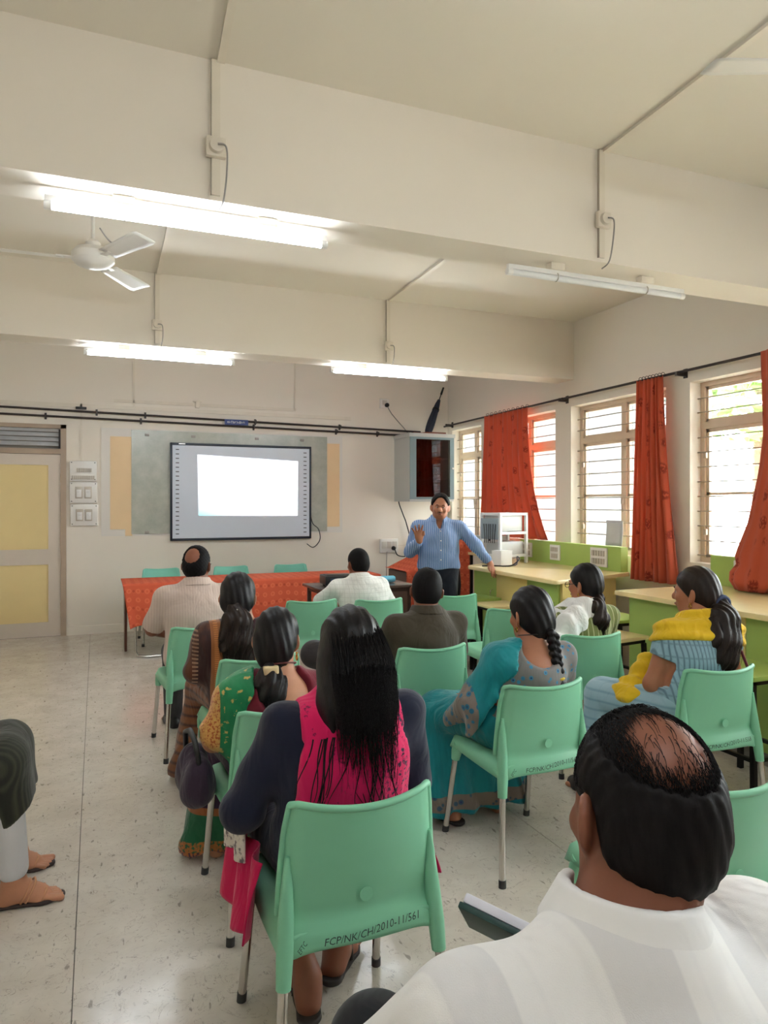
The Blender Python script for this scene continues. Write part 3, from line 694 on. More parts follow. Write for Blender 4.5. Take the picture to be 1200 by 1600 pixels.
pc = obj('pencil_pouch', MB().tube([(-.1, 0, .035), (-.095, 0, .035), (-.08, 0, .035), (.08, 0, .035), (.095, 0, .035), (.1, 0, .035)], [.012, .026, .034, .034, .026, .012], 14), plain('light_blue_fabric', lin(110, 190, 215), .6), label='light blue pouch lying on the dark projector table', category='pouch'); pc.location = (2.76, 6.72, .739)
nb = obj('notebook', MB().cbox((0, 0, .011), (.21, .15, .02), .003), plain('dark_blue_cover', lin(38, 52, 72), .5), label='dark notebook lying beside the blue pouch', category='notebook'); nb.location = (2.76, 6.89, .739)

# ---------------------------------------------------------------- lab counters along the windows
M_top = plain('cream_laminate', lin(238, 216, 160), .22, 0, .05, 14); M_lime = plain('lime_laminate', lin(170, 196, 100), .4, 0, .03, 4); M_yel = plain('yellow_laminate', lin(224, 202, 124), .4, 0, .03, 4)
M_kick = plain('kick_grey', lin(140, 132, 122), .6)
CTZ = .915
def plate(parent, x, y, z, w, h, rows):
    p = obj('switch_plate', MB().cbox((x - .008, y, z), (.016, w, h), .003), MC['switch_plate_white'], parent)
    for r_ in range(len(rows)):
        for k in range(rows[r_]):
            yy = y + (k - (rows[r_] - 1) / 2) * w * .8 / rows[r_]; zz = z + (.5 - (r_ + .5) / len(rows)) * h * .85
            obj('switch', MB().cbox((x - .02, yy, zz), (.01, w * .62 / rows[r_], h * .58 / len(rows)), .002), MC['switch_grey'], p)
def counter(poly, panels, body_y, label, up, plates):
    o = empty('lab_counter', (3.53, poly[0][1], 0), label=label, category='counter', group='green and yellow lab counters'); ox, oy = o.location[:2]
    P = [(a - ox, b - oy) for a, b in poly]
    bm = bmesh.new(); vs_ = [bm.verts.new((a, b, CTZ - .035)) for a, b in P]; f = bm.faces.new(vs_); r_ = bmesh.ops.extrude_face_region(bm, geom=[f])
    for v in r_['geom']:
        if isinstance(v, bmesh.types.BMVert): v.co.z += .035
    bmesh.ops.recalc_face_normals(bm, faces=bm.faces[:]); bmesh.ops.bevel(bm, geom=[e for e in bm.edges if abs(e.verts[0].co.z - e.verts[1].co.z) > .01][:3], offset=.06, segments=5, affect='EDGES', profile=.5)
    bmesh.ops.bevel(bm, geom=[e for e in bm.edges if e.verts[0].co.z > CTZ - .001 and e.verts[1].co.z > CTZ - .001], offset=.01, segments=2, affect='EDGES', profile=.5)
    obj('worktop', MB().addbm(bm), M_top, o)
    y0, y1 = body_y; X0 = 3.60 - ox
    obj('carcass', MB().quadbox([(X0 + .02, y0[0] - oy, .1), (4.45 - ox, y0[1] - oy, .1), (4.45 - ox, y1 - oy, .1), (X0 + .02, y1 - oy, .1), (X0 + .02, y0[0] - oy, CTZ - .036), (4.45 - ox, y0[1] - oy, CTZ - .036), (4.45 - ox, y1 - oy, CTZ - .036), (X0 + .02, y1 - oy, CTZ - .036)]), M_yel, o)
    obj('kickboard', MB().box(X0 + .06, max(y0) - oy + .02, 0, 4.43 - ox, y1 - oy - .02, .1), M_kick, o)
    obj('side_band', MB().quadbox([(X0 + .019, y0[0] - oy - .003, .1), (4.451 - ox, y0[1] - oy - .003, .1), (4.451 - ox, y0[1] - oy, .1), (X0 + .019, y0[0] - oy, .1), (X0 + .019, y0[0] - oy - .003, .42), (4.451 - ox, y0[1] - oy - .003, .42), (4.451 - ox, y0[1] - oy, .42), (X0 + .019, y0[0] - oy, .42)]), M_lime, o)
    for (a, b, m) in panels:
        d_ = obj('cabinet_door', MB().cbox((X0 + .01, (a + b) / 2 - oy, .485), (.02, b - a - .006, .77), .003), m, o)
        obj('handle', MB().tube([(X0 - .0, a + .06 - oy, .62), (X0 - .03, a + .06 - oy, .63), (X0 - .03, a + .06 - oy, .7), (X0, a + .06 - oy, .71)], .005, 6), M_chrome, d_)
    u = obj('upstand', MB().box(4.49 - ox, up[0] - oy, CTZ, 4.57 - ox, up[1] - oy, 1.145), M_lime, o)
    for (py, w, h, rows) in plates: plate(u, 4.49 - ox, py - oy, 1.035, w, h, rows)
counter([(3.53, 6.42), (3.50, 4.86), (4.6, 5.20), (4.6, 7.05)], [(4.95, 5.42, M_lime), (5.42, 5.95, M_yel), (5.95, 6.38, M_lime)], ((4.92, 5.24), 6.42), 'green and yellow lab counter beside the speaker carrying the white rack', (5.22, 6.9), ((6.75, .2, .16, (4, 4)), (6.22, .17, .16, (2, 1)), (5.52, .24, .18, (5, 5))))
counter([(3.53, 2.0), (4.6, 2.0), (4.6, 4.19), (3.53, 4.17)], [(3.62, 4.1, M_lime), (3.1, 3.6, M_yel), (2.6, 3.1, M_lime), (2.05, 2.6, M_yel)], ((2.05, 2.05), 4.12), 'green and yellow lab counter at the right edge behind the woman in blue', (2.05, 4.19), ((3.83, .26, .17, (5, 5)), (3.0, .24, .17, (5, 5))))
c2 = None
# end panel of the nearer counter is lime green
# rack of equipment and boxes on the counter
rk = empty('equipment_rack', (4.06, 6.55, CTZ), 12, label='white metal rack with grey panels on the counter before the curtain', category='rack')
M_rk = plain('rack_white', lin(228, 228, 226), .4, var=.02)
for sx in (-.19, .19):
    for sy in (-.14, .14): obj('post', MB().cbox((sx, sy, .27), (.03, .03, .54), .003), M_rk, rk)
for z in (.07, .31, .51): obj('shelf_frame', MB().box(-.2, -.155, z, .2, -.13, z + .028).box(-.2, .13, z, .2, .155, z + .028).box(-.2, -.155, z, -.175, .155, z + .028).box(.175, -.155, z, .2, .155, z + .028), M_rk, rk)
obj('upper_unit', MB().cbox((-.01, .0, .425), (.33, .24, .165), .004), plain('unit_grey', lin(204, 204, 200), .4), rk)
obj('lower_unit', MB().cbox((.01, .0, .165), (.31, .24, .135), .004), MC['unit_grey'], rk)
obj('side_panel', MB().box(-.212, -.13, .26, -.206, .13, .48), plain('panel_blue_grey', lin(150, 164, 172), .3), rk)
mb = MB()
for k in range(6): mb.tube([(-.215 - .004 * (k % 3), -.1 + k * .035, .42), (-.23, -.1 + k * .03, .3 - .02 * (k % 2)), (-.215, -.08 + k * .03, .22)], .004, 5)
obj('wiring', mb, M_black, rk)
bx = empty('white_box', (3.90, 6.33, CTZ), 12, label='small plain white box on the counter by the speaker hand', category='box')
obj('box_body', MB().cbox((0, 0, .07), (.16, .14, .14), .004), M_white, bx); obj('box_lid', MB().cbox((0, 0, .145), (.164, .144, .01), .002), M_white, bx)
cable('black_cable', [(3.60, 6.22, CTZ + .008), (3.74, 6.16, CTZ + .008), (3.86, 6.10, CTZ + .01), (3.96, 6.10, CTZ + .07), (4.0, 6.2, CTZ + .09), (3.97, 6.16, CTZ + .02), (3.88, 6.12, CTZ + .008), (3.8, 6.1, CTZ + .008)], .007, M_black, label='black cable looped on the counter by the white box', category='cable')
gb = empty('grey_unit', (4.25, 7.15, .98), 0, label='pale grey equipment box behind the speaker arm by the window', category='box')
obj('case', MB().cbox((0, 0, .1), (.34, .28, .2), .006), M_cab, gb); obj('top_slot', MB().cbox((-.1, -.142, .16), (.03, .006, .05), .002), M_black, gb)
sd = empty('side_stand', (4.25, 7.15, 0), 0, label='plain low stand under the grey equipment box', category='stand')
obj('stand_top', MB().cbox((0, 0, .965), (.4, .36, .03), .004), M_top, sd)
for sx in (-1, 1):
    for sy in (-1, 1): obj('leg', MB().cbox((sx * .17, sy * .15, .475), (.03, .03, .95), .003), M_dark, sd)
mb = MB().tube([(0, 0, 0.0), (0, .0, .08), (.01, 0, .3), (.02, 0, .45), (.0, .0, .55), (.0, .02, .6)], [.10, .15, .16, .14, .10, .05], 16)
bp = empty('backpack', (3.50, 6.72, .42), label='dark backpack hung behind the speaker at the counter end', category='bag'); bp.location = (3.44, 6.72, .395)
obj('bag_body', mb, plain('bag_navy', lin(36, 42, 52), .8), bp, True); obj('bag_pocket', MB().cbox((-.03, -.14, .2), (.2, .06, .22), .02), MC['bag_navy'], bp)
obj('strap', MB().tube([(-.1, -.1, .5), (-.14, -.17, .3), (-.1, -.14, .08)], .014, 6), M_black, bp)
bs = empty('low_box', (3.44, 6.72, 0), label='low dark crate under the backpack', category='crate'); obj('crate_body', MB().cbox((0, 0, .2), (.4, .36, .38), .01), M_dark, bs); obj('crate_lid', MB().cbox((0, 0, .3925), (.42, .38, .005)), M_black, bs)
sheet = obj('paper_sheet', MB().sheet(np.array([[(4.545 + .015 * math.sin(v * 2), 5.27 + .23 * u, 1.15 + .24 * v) for v in np.linspace(0, 1, 8)] for u in np.linspace(0, 1, 6)]), .003), plain('grey_card', lin(206, 204, 206), .6), None, True, label='pale grey card standing on the upstand before the window', category='card')
# stools
def stool(x, y, rz, label, w=.34, d_=.34, top=M_top):
    o = empty('lab_stool', (x, y, 0), rz, label=label, category='stool', group='square lab stools')
    obj('stool_top', MB().cbox((0, 0, .637), (w, d_, .026), .006), top, o)
    obj('top_frame', MB().box(-w / 2 + .02, -d_ / 2 + .02, .60, w / 2 - .02, -d_ / 2 + .045, .624).box(-w / 2 + .02, d_ / 2 - .045, .60, w / 2 - .02, d_ / 2 - .02, .624).box(-w / 2 + .02, -d_ / 2 + .02, .60, -w / 2 + .045, d_ / 2 - .02, .624).box(w / 2 - .045, -d_ / 2 + .02, .60, w / 2 - .02, d_ / 2 - .02, .624), M_dark, o)
    for sx in (-1, 1):
        for sy in (-1, 1): obj('leg', MB().quadbox([(sx * w * .48 + a, sy * d_ * .48 + b, 0) for a, b in ((-.013, -.013), (.013, -.013), (.013, .013), (-.013, .013))] + [(sx * w * .42 + a, sy * d_ * .42 + b, .6) for a, b in ((-.013, -.013), (.013, -.013), (.013, .013), (-.013, .013))]), M_dark, o)
    for s in (-1, 1):
        obj('crossbar', MB().box(-w * .46, s * d_ * .46 - .01, .2, w * .46, s * d_ * .46 + .01, .22), M_dark, o)
        obj('crossbar', MB().box(s * w * .46 - .01, -d_ * .46, .2, s * w * .46 + .01, d_ * .46, .22), M_dark, o)
    return o
stool(3.36, 5.50, 0, 'cream-topped lab stool at the counter behind the empty chairs')
stool(3.40, 5.98, 4, 'lab stool with lime edge at the counter left of the cream-topped one', top=M_lime)
stool(3.30, 3.92, 8, 'cream-topped lab stool between the white and the yellow dupatta women')
stool(3.86, 4.52, 0, 'lime-topped lab stool in the gap between the two counters', top=M_lime)
stool(3.33, 2.86, 0, 'lime-topped lab stool with black frame right of the woman in blue', .36, .4, top=M_lime)
# ---------------------------------------------------------------- people: distance fields turned into one smooth skin each
V = lambda *a: np.array(a, float)
def smin(a, b, k):
    if k <= 0: return np.minimum(a, b)
    h = np.maximum(k - np.abs(a - b), 0) / k; return np.minimum(a, b) - h * h * k * .25
def smax(a, b, k): return -smin(-a, -b, k)
class Fld:
    def __init__(s, lo, hi, h):
        s.o = np.array(lo, float); s.h = h; s.n = np.ceil((np.array(hi) - s.o) / h).astype(int) + 1
        s.d = np.full(s.n, .3, np.float32); s.ax = [s.o[k] + h * np.arange(s.n[k]) for k in range(3)]
    def win(s, lo, hi, m):
        a = np.clip(np.floor((np.array(lo) - m - s.o) / s.h).astype(int), 0, s.n); b = np.clip(np.ceil((np.array(hi) + m - s.o) / s.h).astype(int) + 1, 0, s.n)
        sl = tuple(slice(a[k], b[k]) for k in range(3)); return sl, [s.ax[0][sl[0]][:, None, None], s.ax[1][sl[1]][None, :, None], s.ax[2][sl[2]][None, None, :]]
    def put(s, sl, d, k, op):
        if op == '+': s.d[sl] = smin(s.d[sl], d.astype(np.float32), k)
        elif op == '-': s.d[sl] = smax(s.d[sl], -d.astype(np.float32), k)
    def cap(s, a, b, ra, rb=None, k=.03, op='+', sq=(1, 1, 1)):
        rb = ra if rb is None else rb; a, b = np.array(a, float), np.array(b, float); r = max(ra, rb)
        sl, (x, y, z) = s.win(np.minimum(a, b) - r, np.maximum(a, b) + r, k + 3 * s.h); ba = b - a; L = ba @ ba + 1e-9
        px, py, pz = x - a[0], y - a[1], z - a[2]; t = np.clip((px * ba[0] + py * ba[1] + pz * ba[2]) / L, 0, 1)
        d = np.sqrt(((px - t * ba[0]) / sq[0]) ** 2 + ((py - t * ba[1]) / sq[1]) ** 2 + ((pz - t * ba[2]) / sq[2]) ** 2) - (ra + (rb - ra) * t)
        s.put(sl, d * min(sq), k, op); return s
    def chain(s, pts, rs, k=.03, op='+', sq=(1, 1, 1)):
        for i in range(len(pts) - 1): s.cap(pts[i], pts[i + 1], rs[i], rs[i + 1], k, op, sq)
        return s
    def ell(s, c, r, Rm=None, k=.03, op='+'):
        c = np.array(c, float); r = np.array(r, float); m = r.max() if Rm is not None else r
        sl, (x, y, z) = s.win(c - m, c + m, k + 3 * s.h); q = [x - c[0], y - c[1], z - c[2]]
        if Rm is not None: q = [Rm[0, i] * q[0] + Rm[1, i] * q[1] + Rm[2, i] * q[2] for i in range(3)]
        k0 = np.sqrt((q[0] / r[0]) ** 2 + (q[1] / r[1]) ** 2 + (q[2] / r[2]) ** 2); k1 = np.sqrt((q[0] / r[0] ** 2) ** 2 + (q[1] / r[1] ** 2) ** 2 + (q[2] / r[2] ** 2) ** 2) + 1e-6
        s.put(sl, k0 * (k0 - 1) / k1, k, op); return s
    def box(s, c, hf, rd=.01, Rm=None, k=.02, op='+'):
        c = np.array(c, float); hf = np.array(hf, float); m = np.linalg.norm(hf) if Rm is not None else hf
        sl, (x, y, z) = s.win(c - m, c + m, k + 3 * s.h + rd); q = [x - c[0], y - c[1], z - c[2]]
        if Rm is not None: q = [Rm[0, i] * q[0] + Rm[1, i] * q[1] + Rm[2, i] * q[2] for i in range(3)]
        q = [np.abs(q[i]) - hf[i] + rd for i in range(3)]
        d = np.sqrt(sum(np.maximum(t, 0) ** 2 for t in q)) + np.minimum(np.maximum(np.maximum(q[0], q[1]), q[2]), 0) - rd
        s.put(sl, d, k, op); return s
    def ring(s, a, b, ra, rb, th, sq=(1, 1), k=.008, op='+'):
        """tapered open band around the axis a-b"""
        a, b = np.array(a, float), np.array(b, float); r = max(ra, rb) * max(sq) + th
        sl, (x, y, z) = s.win(np.minimum(a, b) - r, np.maximum(a, b) + r, k + 3 * s.h); ba = b - a; L = np.linalg.norm(ba); w = ba / L
        px, py, pz = x - a[0], y - a[1], z - a[2]; t = px * w[0] + py * w[1] + pz * w[2]
        e = np.sqrt(((px - t * w[0]) / sq[0]) ** 2 + ((py - t * w[1]) / sq[1]) ** 2 + (pz - t * w[2]) ** 2); tt = np.clip(t / L, 0, 1)
        d = np.maximum(np.abs(e - (ra + (rb - ra) * tt)) - th, np.maximum(-t, t - L)); s.put(sl, d, k, op); return s
    def plane(s, p, n, k=.004):
        """cut everything on the side n points to"""
        n = np.array(n, float); n /= np.linalg.norm(n); x, y, z = s.ax[0][:, None, None], s.ax[1][None, :, None], s.ax[2][None, None, :]
        s.d = smax(s.d, ((x - p[0]) * n[0] + (y - p[1]) * n[1] + (z - p[2]) * n[2]).astype(np.float32), k); return s
    def warp(s, fn):
        s.d = (s.d + fn(s.ax[0][:, None, None], s.ax[1][None, :, None], s.ax[2][None, None, :])).astype(np.float32); return s
    def mesh(s, name):
        d = s.d.copy(); d[0] = d[-1] = .3; d[:, 0] = d[:, -1] = .3; d[:, :, 0] = d[:, :, -1] = .3
        g = d < 0; cs = [(i, j, k) for i in (0, 1) for j in (0, 1) for k in (0, 1)]; n = np.array(d.shape) - 1
        sub = lambda A, c: A[c[0]:c[0] + n[0], c[1]:c[1] + n[1], c[2]:c[2] + n[2]]
        cnt = sum(sub(g, c).astype(np.int8) for c in cs); act = (cnt > 0) & (cnt < 8); ii = np.argwhere(act)
        idx = np.full(act.shape, -1, np.int64); idx[act] = np.arange(len(ii))
        vals = np.stack([d[ii[:, 0] + c[0], ii[:, 1] + c[1], ii[:, 2] + c[2]] for c in cs], 1).astype(float)
        acc = np.zeros((len(ii), 3)); m = np.zeros(len(ii))
        for a in range(8):
            for b in range(a + 1, 8):
                ca, cb = np.array(cs[a]), np.array(cs[b])
                if np.abs(ca - cb).sum() != 1: continue
                va, vb = vals[:, a], vals[:, b]; X = (va < 0) != (vb < 0); t = np.where(X, va / np.where(X, va - vb, 1), 0)
                acc += np.where(X[:, None], ca + t[:, None] * (cb - ca), 0); m += X
        P = s.o + s.h * (ii + acc / m[:, None]); F = []
        for ax in range(3):
            lo = [slice(None)] * 3; hi = [slice(None)] * 3; lo[ax] = slice(0, -1); hi[ax] = slice(1, None)
            A, B = g[tuple(lo)], g[tuple(hi)]; e = np.argwhere(A != B); u, w = (ax + 1) % 3, (ax + 2) % 3
            e = e[(e[:, u] > 0) & (e[:, w] > 0) & (e[:, u] < n[u]) & (e[:, w] < n[w])]
            q = []
            for du, dw in ((-1, -1), (0, -1), (0, 0), (-1, 0)):
                c = e.copy(); c[:, u] += du; c[:, w] += dw; q.append(idx[c[:, 0], c[:, 1], c[:, 2]])
            q = np.stack(q, 1); ins = A[e[:, 0], e[:, 1], e[:, 2]]; q[~ins] = q[~ins][:, ::-1]; F.append(q)
        F = np.concatenate(F); me = bpy.data.meshes.new(name)
        me.vertices.add(len(P)); me.vertices.foreach_set('co', P.astype(np.float32).ravel()); me.loops.add(F.size); me.loops.foreach_set('vertex_index', F.astype(np.int32).ravel())
        me.polygons.add(len(F)); me.polygons.foreach_set('loop_start', np.arange(0, F.size, 4, dtype=np.int32)); me.polygons.foreach_set('loop_total', np.full(len(F), 4, np.int32))
        me.update(); me.validate(); me.polygons.foreach_set('use_smooth', [True] * len(me.polygons)); return me
def rotm(yaw=0, pitch=0, roll=0):
    return np.array(Matrix.Rotation(R(yaw), 3, 'Z') @ Matrix.Rotation(R(pitch), 3, 'X') @ Matrix.Rotation(R(roll), 3, 'Y'))
def strand_mesh(P, r0, r1, name, sides=3):
    """P (n,m,3) polylines to thin tapering tubes, one mesh"""
    n, m = P.shape[:2]; T = np.gradient(P, axis=1); T /= np.linalg.norm(T, axis=2, keepdims=True) + 1e-9
    up = np.where(np.abs(T[..., 2:3]) > .9, V(1, 0, 0), V(0, 0, 1)); A = np.cross(T, up); A /= np.linalg.norm(A, axis=2, keepdims=True) + 1e-9; B = np.cross(A, T)
    rr = (r0 + (r1 - r0) * np.linspace(0, 1, m))[None, :, None]
    vs_ = np.stack([P + rr * (A * math.cos(w) + B * math.sin(w)) for w in 2 * math.pi * np.arange(sides) / sides], 2).reshape(-1, 3)
    base = (np.arange(n)[:, None] * m + np.arange(m - 1)[None]).reshape(-1) * sides; F = []
    for j in range(sides): F.append(np.stack([base + j, base + (j + 1) % sides, base + sides + (j + 1) % sides, base + sides + j], 1))
    F = np.concatenate(F); me = bpy.data.meshes.new(name)
    me.vertices.add(len(vs_)); me.vertices.foreach_set('co', vs_.astype(np.float32).ravel()); me.loops.add(F.size); me.loops.foreach_set('vertex_index', F.astype(np.int32).ravel())
    me.polygons.add(len(F)); me.polygons.foreach_set('loop_start', np.arange(0, F.size, 4, dtype=np.int32)); me.polygons.foreach_set('loop_total', np.full(len(F), 4, np.int32)); me.update(); me.polygons.foreach_set('use_smooth', [True] * len(F)); return me
# skin, hair and cloth materials
def skin_mat(name, col):
    t = NT(name); n = t.noise(28, 4); t.base(t.mix(n, mul(col, .9), mul(col, 1.08))); t.rough(.48, .4)
    t.b.inputs['Subsurface Weight'].default_value = .12; t.b.inputs['Subsurface Radius'].default_value = (.6, .25, .15); t.b.inputs['Subsurface Scale'].default_value = .006; t.bump(t.noise(220, 2), .06, .001); return t.m
SK1 = skin_mat('skin_brown', lin(176, 116, 86)); SK2 = skin_mat('skin_deep_brown', lin(136, 84, 62)); SK3 = skin_mat('skin_warm', lin(196, 140, 108))
def hair_mat(name, col, rough=.42):
    t = NT(name); v = t.co(); n = t.noise(90, 3, v, (1, 1, .07)); t.base(t.mix(n, mul(col, .5), mul(col, 1.5))); t.rough(rough, .22 if rough < .5 else .1)
    t.bump(n, .3, .003); return t.m
M_hair = hair_mat('black_hair', (.010, .0085, .009)); M_hairb = hair_mat('brown_black_hair', (.02, .012, .009)); M_hairs = hair_mat('short_black_hair', (.010, .0085, .0085), .6)
def cloth(name, fn, rough=.8, fold=.35, fs=9.0, stretch=(1, 1, .45), weave=700, sheen=.15):
    t = NT(name); v = t.co(); c = fn(t, v, t.sep(v)) if callable(fn) else t.mix(t.noise(6, 3), mul(fn, .93), mul(fn, 1.06))
    t.base(c); t.rough(rough, .25); t.b.inputs['Sheen Weight'].default_value = sheen
    f = t.n('ShaderNodeTexNoise', i_0=t.n('ShaderNodeMapping', i_0=v, i_3=stretch).outputs[0], i_Scale=fs, i_Detail=3.0, i_Distortion=.8).outputs[0]
    h = t.math('ADD', t.math('MULTIPLY', f, 1.0), t.math('MULTIPLY', t.noise(weave, 1, v), .01)); t.bump(h, fold, .05); return t.m
# ---- joints of a seated or standing figure (facing +Y, origin on the floor under the hips)
def joints(**kw):
    J = dict(pel=(0, 0, .565), neck=(0, -.01, .985), sw=.175, W=1.0, D=1.0, hw=.1)
    J.update(kw)
    p, n = V(*J['pel']), V(*J['neck']); J['pel'], J['neck'] = p, n; sp = lambda t, dy=0: p + (n - p) * t + V(0, dy, 0)
    ch = J.get('hunch', .0); J['waist'] = sp(.36, .0); J['chest'] = sp(.68, -.01 - ch)
    sh = J['neck'] + V(0, -.0, -.062); tw = R(J.get('twist', 0)); e = V(math.cos(tw), math.sin(tw), 0) * J['sw']
    for s, k in ((-1, 'L'), (1, 'R')):
        J.setdefault('sh' + k, sh + s * e); J.setdefault('el' + k, J['sh' + k] + V(s * .05, .06, -.255)); J.setdefault('wr' + k, V(s * .09, .33, .63) + V(*(p * V(1, 1, 0))))
        J.setdefault('hip' + k, p + V(s * .09, .02, -.01)); J.setdefault('kn' + k, V(s * .105, .43, .525) + p * V(1, 1, 0)); J.setdefault('an' + k, J['kn' + k] + V(0, .01, -.44)); J.setdefault('ft' + k, V(J['an' + k][0] + s * .02, J['an' + k][1] + .17, .03))
    for k in list(J):
        if k[:2] in ('sh', 'el', 'wr', 'kn', 'an', 'ft') and len(k) == 3 or k in ('hipL', 'hipR', 'head'): J[k] = np.array(J[k], float)
    J.setdefault('head', n + V(0, .025, .14)); J['head'] = np.array(J['head'], float)
    J['HR'] = rotm(*J.get('look', (0, 0, 0))); return J
def torso(F, J, g=0.0, k=.07, fat=1.0):
    W, D = J['W'], J['D']; p, w, c, n = J['pel'], J['waist'], J['chest'], J['neck']
    F.ell(p, ((.168 * W + g), (.125 * D + g), .115 + g), k=k); F.ell((p + w) / 2, (.152 * W * fat + g, .112 * D * fat + g, .12 + g), k=k)
    F.ell(w, (.145 * W * fat + g, .108 * D * fat + g, .12 + g), k=k); F.ell((w + c) / 2, (.155 * W + g, .112 * D + g, .12 + g), k=k); F.ell(c, (.165 * W + g, .115 * D + g, .125 + g), k=k)
    for q in ('shL', 'shR'): F.cap(n + V(0, -.012, -.04), J[q] + V(0, 0, -.004), .056 + g, .044 + g, k=.05)
    F.cap(n + V(0, -.02, -.06), n + V(0, -.012, .0), .075 + g, .058 + g, k=.06)
def hand(F, J, s, k_, h):
    wr, el = J['wr' + k_], J['el' + k_]; d = wr - el; d /= np.linalg.norm(d); hd = J.get('hd' + k_); 
    if hd is not None: d = np.array(hd, float); d /= np.linalg.norm(d)
    up = np.array(J.get('hu' + k_, (0, 0, 1)), float); sd = np.cross(d, up); sd /= np.linalg.norm(sd); up = np.cross(sd, d); sp = J.get('spread', .12); cu = J.get('curl', .35)
    F.cap(wr, wr + d * .03, .026, .03, k=.02); F.cap(wr + d * .03 - sd * .015, wr + d * .085 - sd * .026, .017, .014, k=.02); F.cap(wr + d * .03 + sd * .015, wr + d * .08 + sd * .026, .017, .014, k=.02); F.cap(wr + d * .03, wr + d * .085, .018, .015, k=.02)
    for q, L in zip((-1.5, -.5, .5, 1.5), (.064, .076, .072, .056)):
        b = wr + d * .085 + sd * q * .019; v = d * math.cos(cu * .4) + sd * q * sp - up * math.sin(cu * .4); v /= np.linalg.norm(v); m = b + v * L * .55; v2 = v * math.cos(cu) - up * math.sin(cu)
        F.chain([b, m, m + v2 * L * .5], [.0095, .0088, .0075], k=.006)
    ts = J.get('th' + k_, -s); b = wr + d * .028 + sd * ts * .024; v = d * .75 + sd * ts * .62 - up * .12; v /= np.linalg.norm(v); F.chain([b, b + v * .038, b + (v * .7 + d * .3) * .068], [.014, .0105, .0085], k=.01)
def head_pts(J):
    Rm, c = J['HR'], J['head']; return lambda *p: c + Rm @ V(*p)
def head(F, J, fine=True):
    H = head_pts(J); Rm = J['HR']; fw = J.get('face', 1.0)
    F.ell(H(0, -.014, .03), (.074, .093, .088), Rm, k=.02); F.ell(H(0, .028, -.028), (.062 * fw, .066, .084), Rm, k=.04); F.ell(H(0, .05, -.078), (.042 * fw, .036, .03), Rm, k=.03)
    F.cap(H(-.046, .01, -.065), H(-.02, .055, -.085), .018, .018, k=.03); F.cap(H(.046, .01, -.065), H(.02, .055, -.085), .018, .018, k=.03)
    F.chain([H(0, .088, .008), H(0, .104, -.02), H(0, .108, -.03)], [.008, .0115, .012], k=.014); F.ell(H(-.013, .096, -.033), (.009, .01, .008), Rm, k=.008); F.ell(H(.013, .096, -.033), (.009, .01, .008), Rm, k=.008)
    F.cap(H(-.04, .078, .018), H(-.012, .089, .016), .009, .009, k=.015); F.cap(H(.04, .078, .018), H(.012, .089, .016), .009, .009, k=.015)
    for s in (-1, 1):
        F.ell(H(s * .03, .098, .0), (.016, .014, .009), Rm, k=.01, op='-'); F.ell(H(s * .04, .07, -.028), (.02, .018, .018), Rm, k=.02)
        E_ = Rm @ rotm(s * 34, 0, 0); F.ell(H(s * .084, -.012, -.012), (.009, .023, .034), E_, k=.010); F.ell(H(s * .094, -.005, -.008), (.007, .012, .02), E_, k=.006, op='-'); F.ell(H(s * .076, .0, -.04), (.007, .009, .01), E_, k=.008)
    F.ell(H(0, .092, -.058), (.023, .012, .0065), Rm, k=.008); F.ell(H(0, .091, -.069), (.019, .012, .007), Rm, k=.008); F.cap(H(-.024, .09, -.063), H(.024, .09, -.063), .0022, k=.005, op='-')
    F.cap(H(0, -.03, -.05), J['neck'] + V(0, -.012, -.01), .054 * J.get('nk', 1), .06 * J.get('nk', 1), k=.035); F.cap(H(0, .0, -.08), J['neck'] + V(0, .01, .0), .045, .052, k=.035)
BND = ((-.62, -.42, -.0), (.62, .85, 1.42))
def bounds(J, m=.14):
    P = np.array([J[k] for k in J if isinstance(J[k], np.ndarray) and J[k].shape == (3,)] + [J['head'] + V(0, 0, .06)]); lo = P.min(0) - m; hi = P.max(0) + m; lo[2] = max(lo[2], -.012); lo[:2] -= .06; hi[:2] += .06; return lo, hi
def body_mesh(J, h, name='body', toes=False):
    lo, hi = bounds(J); lo[2] = -.02; F = Fld(lo, hi, h); torso(F, J, -.012); head(F, J)
    for s, k in ((-1, 'L'), (1, 'R')):
        F.chain([J['sh' + k], J['el' + k]], [.05, .038], k=.04); F.chain([J['el' + k], J['wr' + k]], [.039, .026], k=.03); hand(F, J, s, k, h)
        F.chain([J['hip' + k], J['kn' + k]], [.082, .056], k=.05); F.chain([J['kn' + k], J['kn' + k] * .6 + J['an' + k] * .4 + V(0, -.012, 0), J['an' + k]], [.055, .052, .034], k=.03)
        a, f = J['an' + k], J['ft' + k]; d = (f - a) * V(1, 1, 0); L = np.linalg.norm(d); d /= L + 1e-9; zf = f[2]; q = lambda u, v, z: np.array([a[0] + d[0] * u - d[1] * v, a[1] + d[1] * u + d[0] * v, z])
        F.chain([a, q(-.03, 0, zf + .005), q(.06, 0, zf + .005)], [.036, .032, .034], k=.03); F.chain([q(.0, 0, zf + .034), q(.11, 0, zf - .008)], [.034, .024], k=.035); F.cap(q(.09, .026, zf - .008), q(.09, -.026, zf - .008), .022, .02, k=.03)
        for t, (v, L2, r) in enumerate(((-s * .034, .066, .0135), (-s * .0105, .066, .0092), (s * .009, .06, .009), (s * .027, .052, .0086), (s * .043, .042, .0082))): F.cap(q(.1, v * .85, zf - .008), q(.1 + L2, v * 1.05, zf - .016), r, r, k=.004)
    return F.mesh(name)
def cut_mesh(F, name, disp=None):
    if disp: F.warp(disp)
    return F.mesh(name)
folds = lambda a, kx=26, kz=17, ph=0: (lambda x, y, z: a * (np.sin(kx * x + 6 * y + 3 * np.sin(9 * z + ph)) * np.cos(kz * z + 5 * x + ph) + .5 * np.sin(41 * z + 23 * y + 17 * x + ph)))
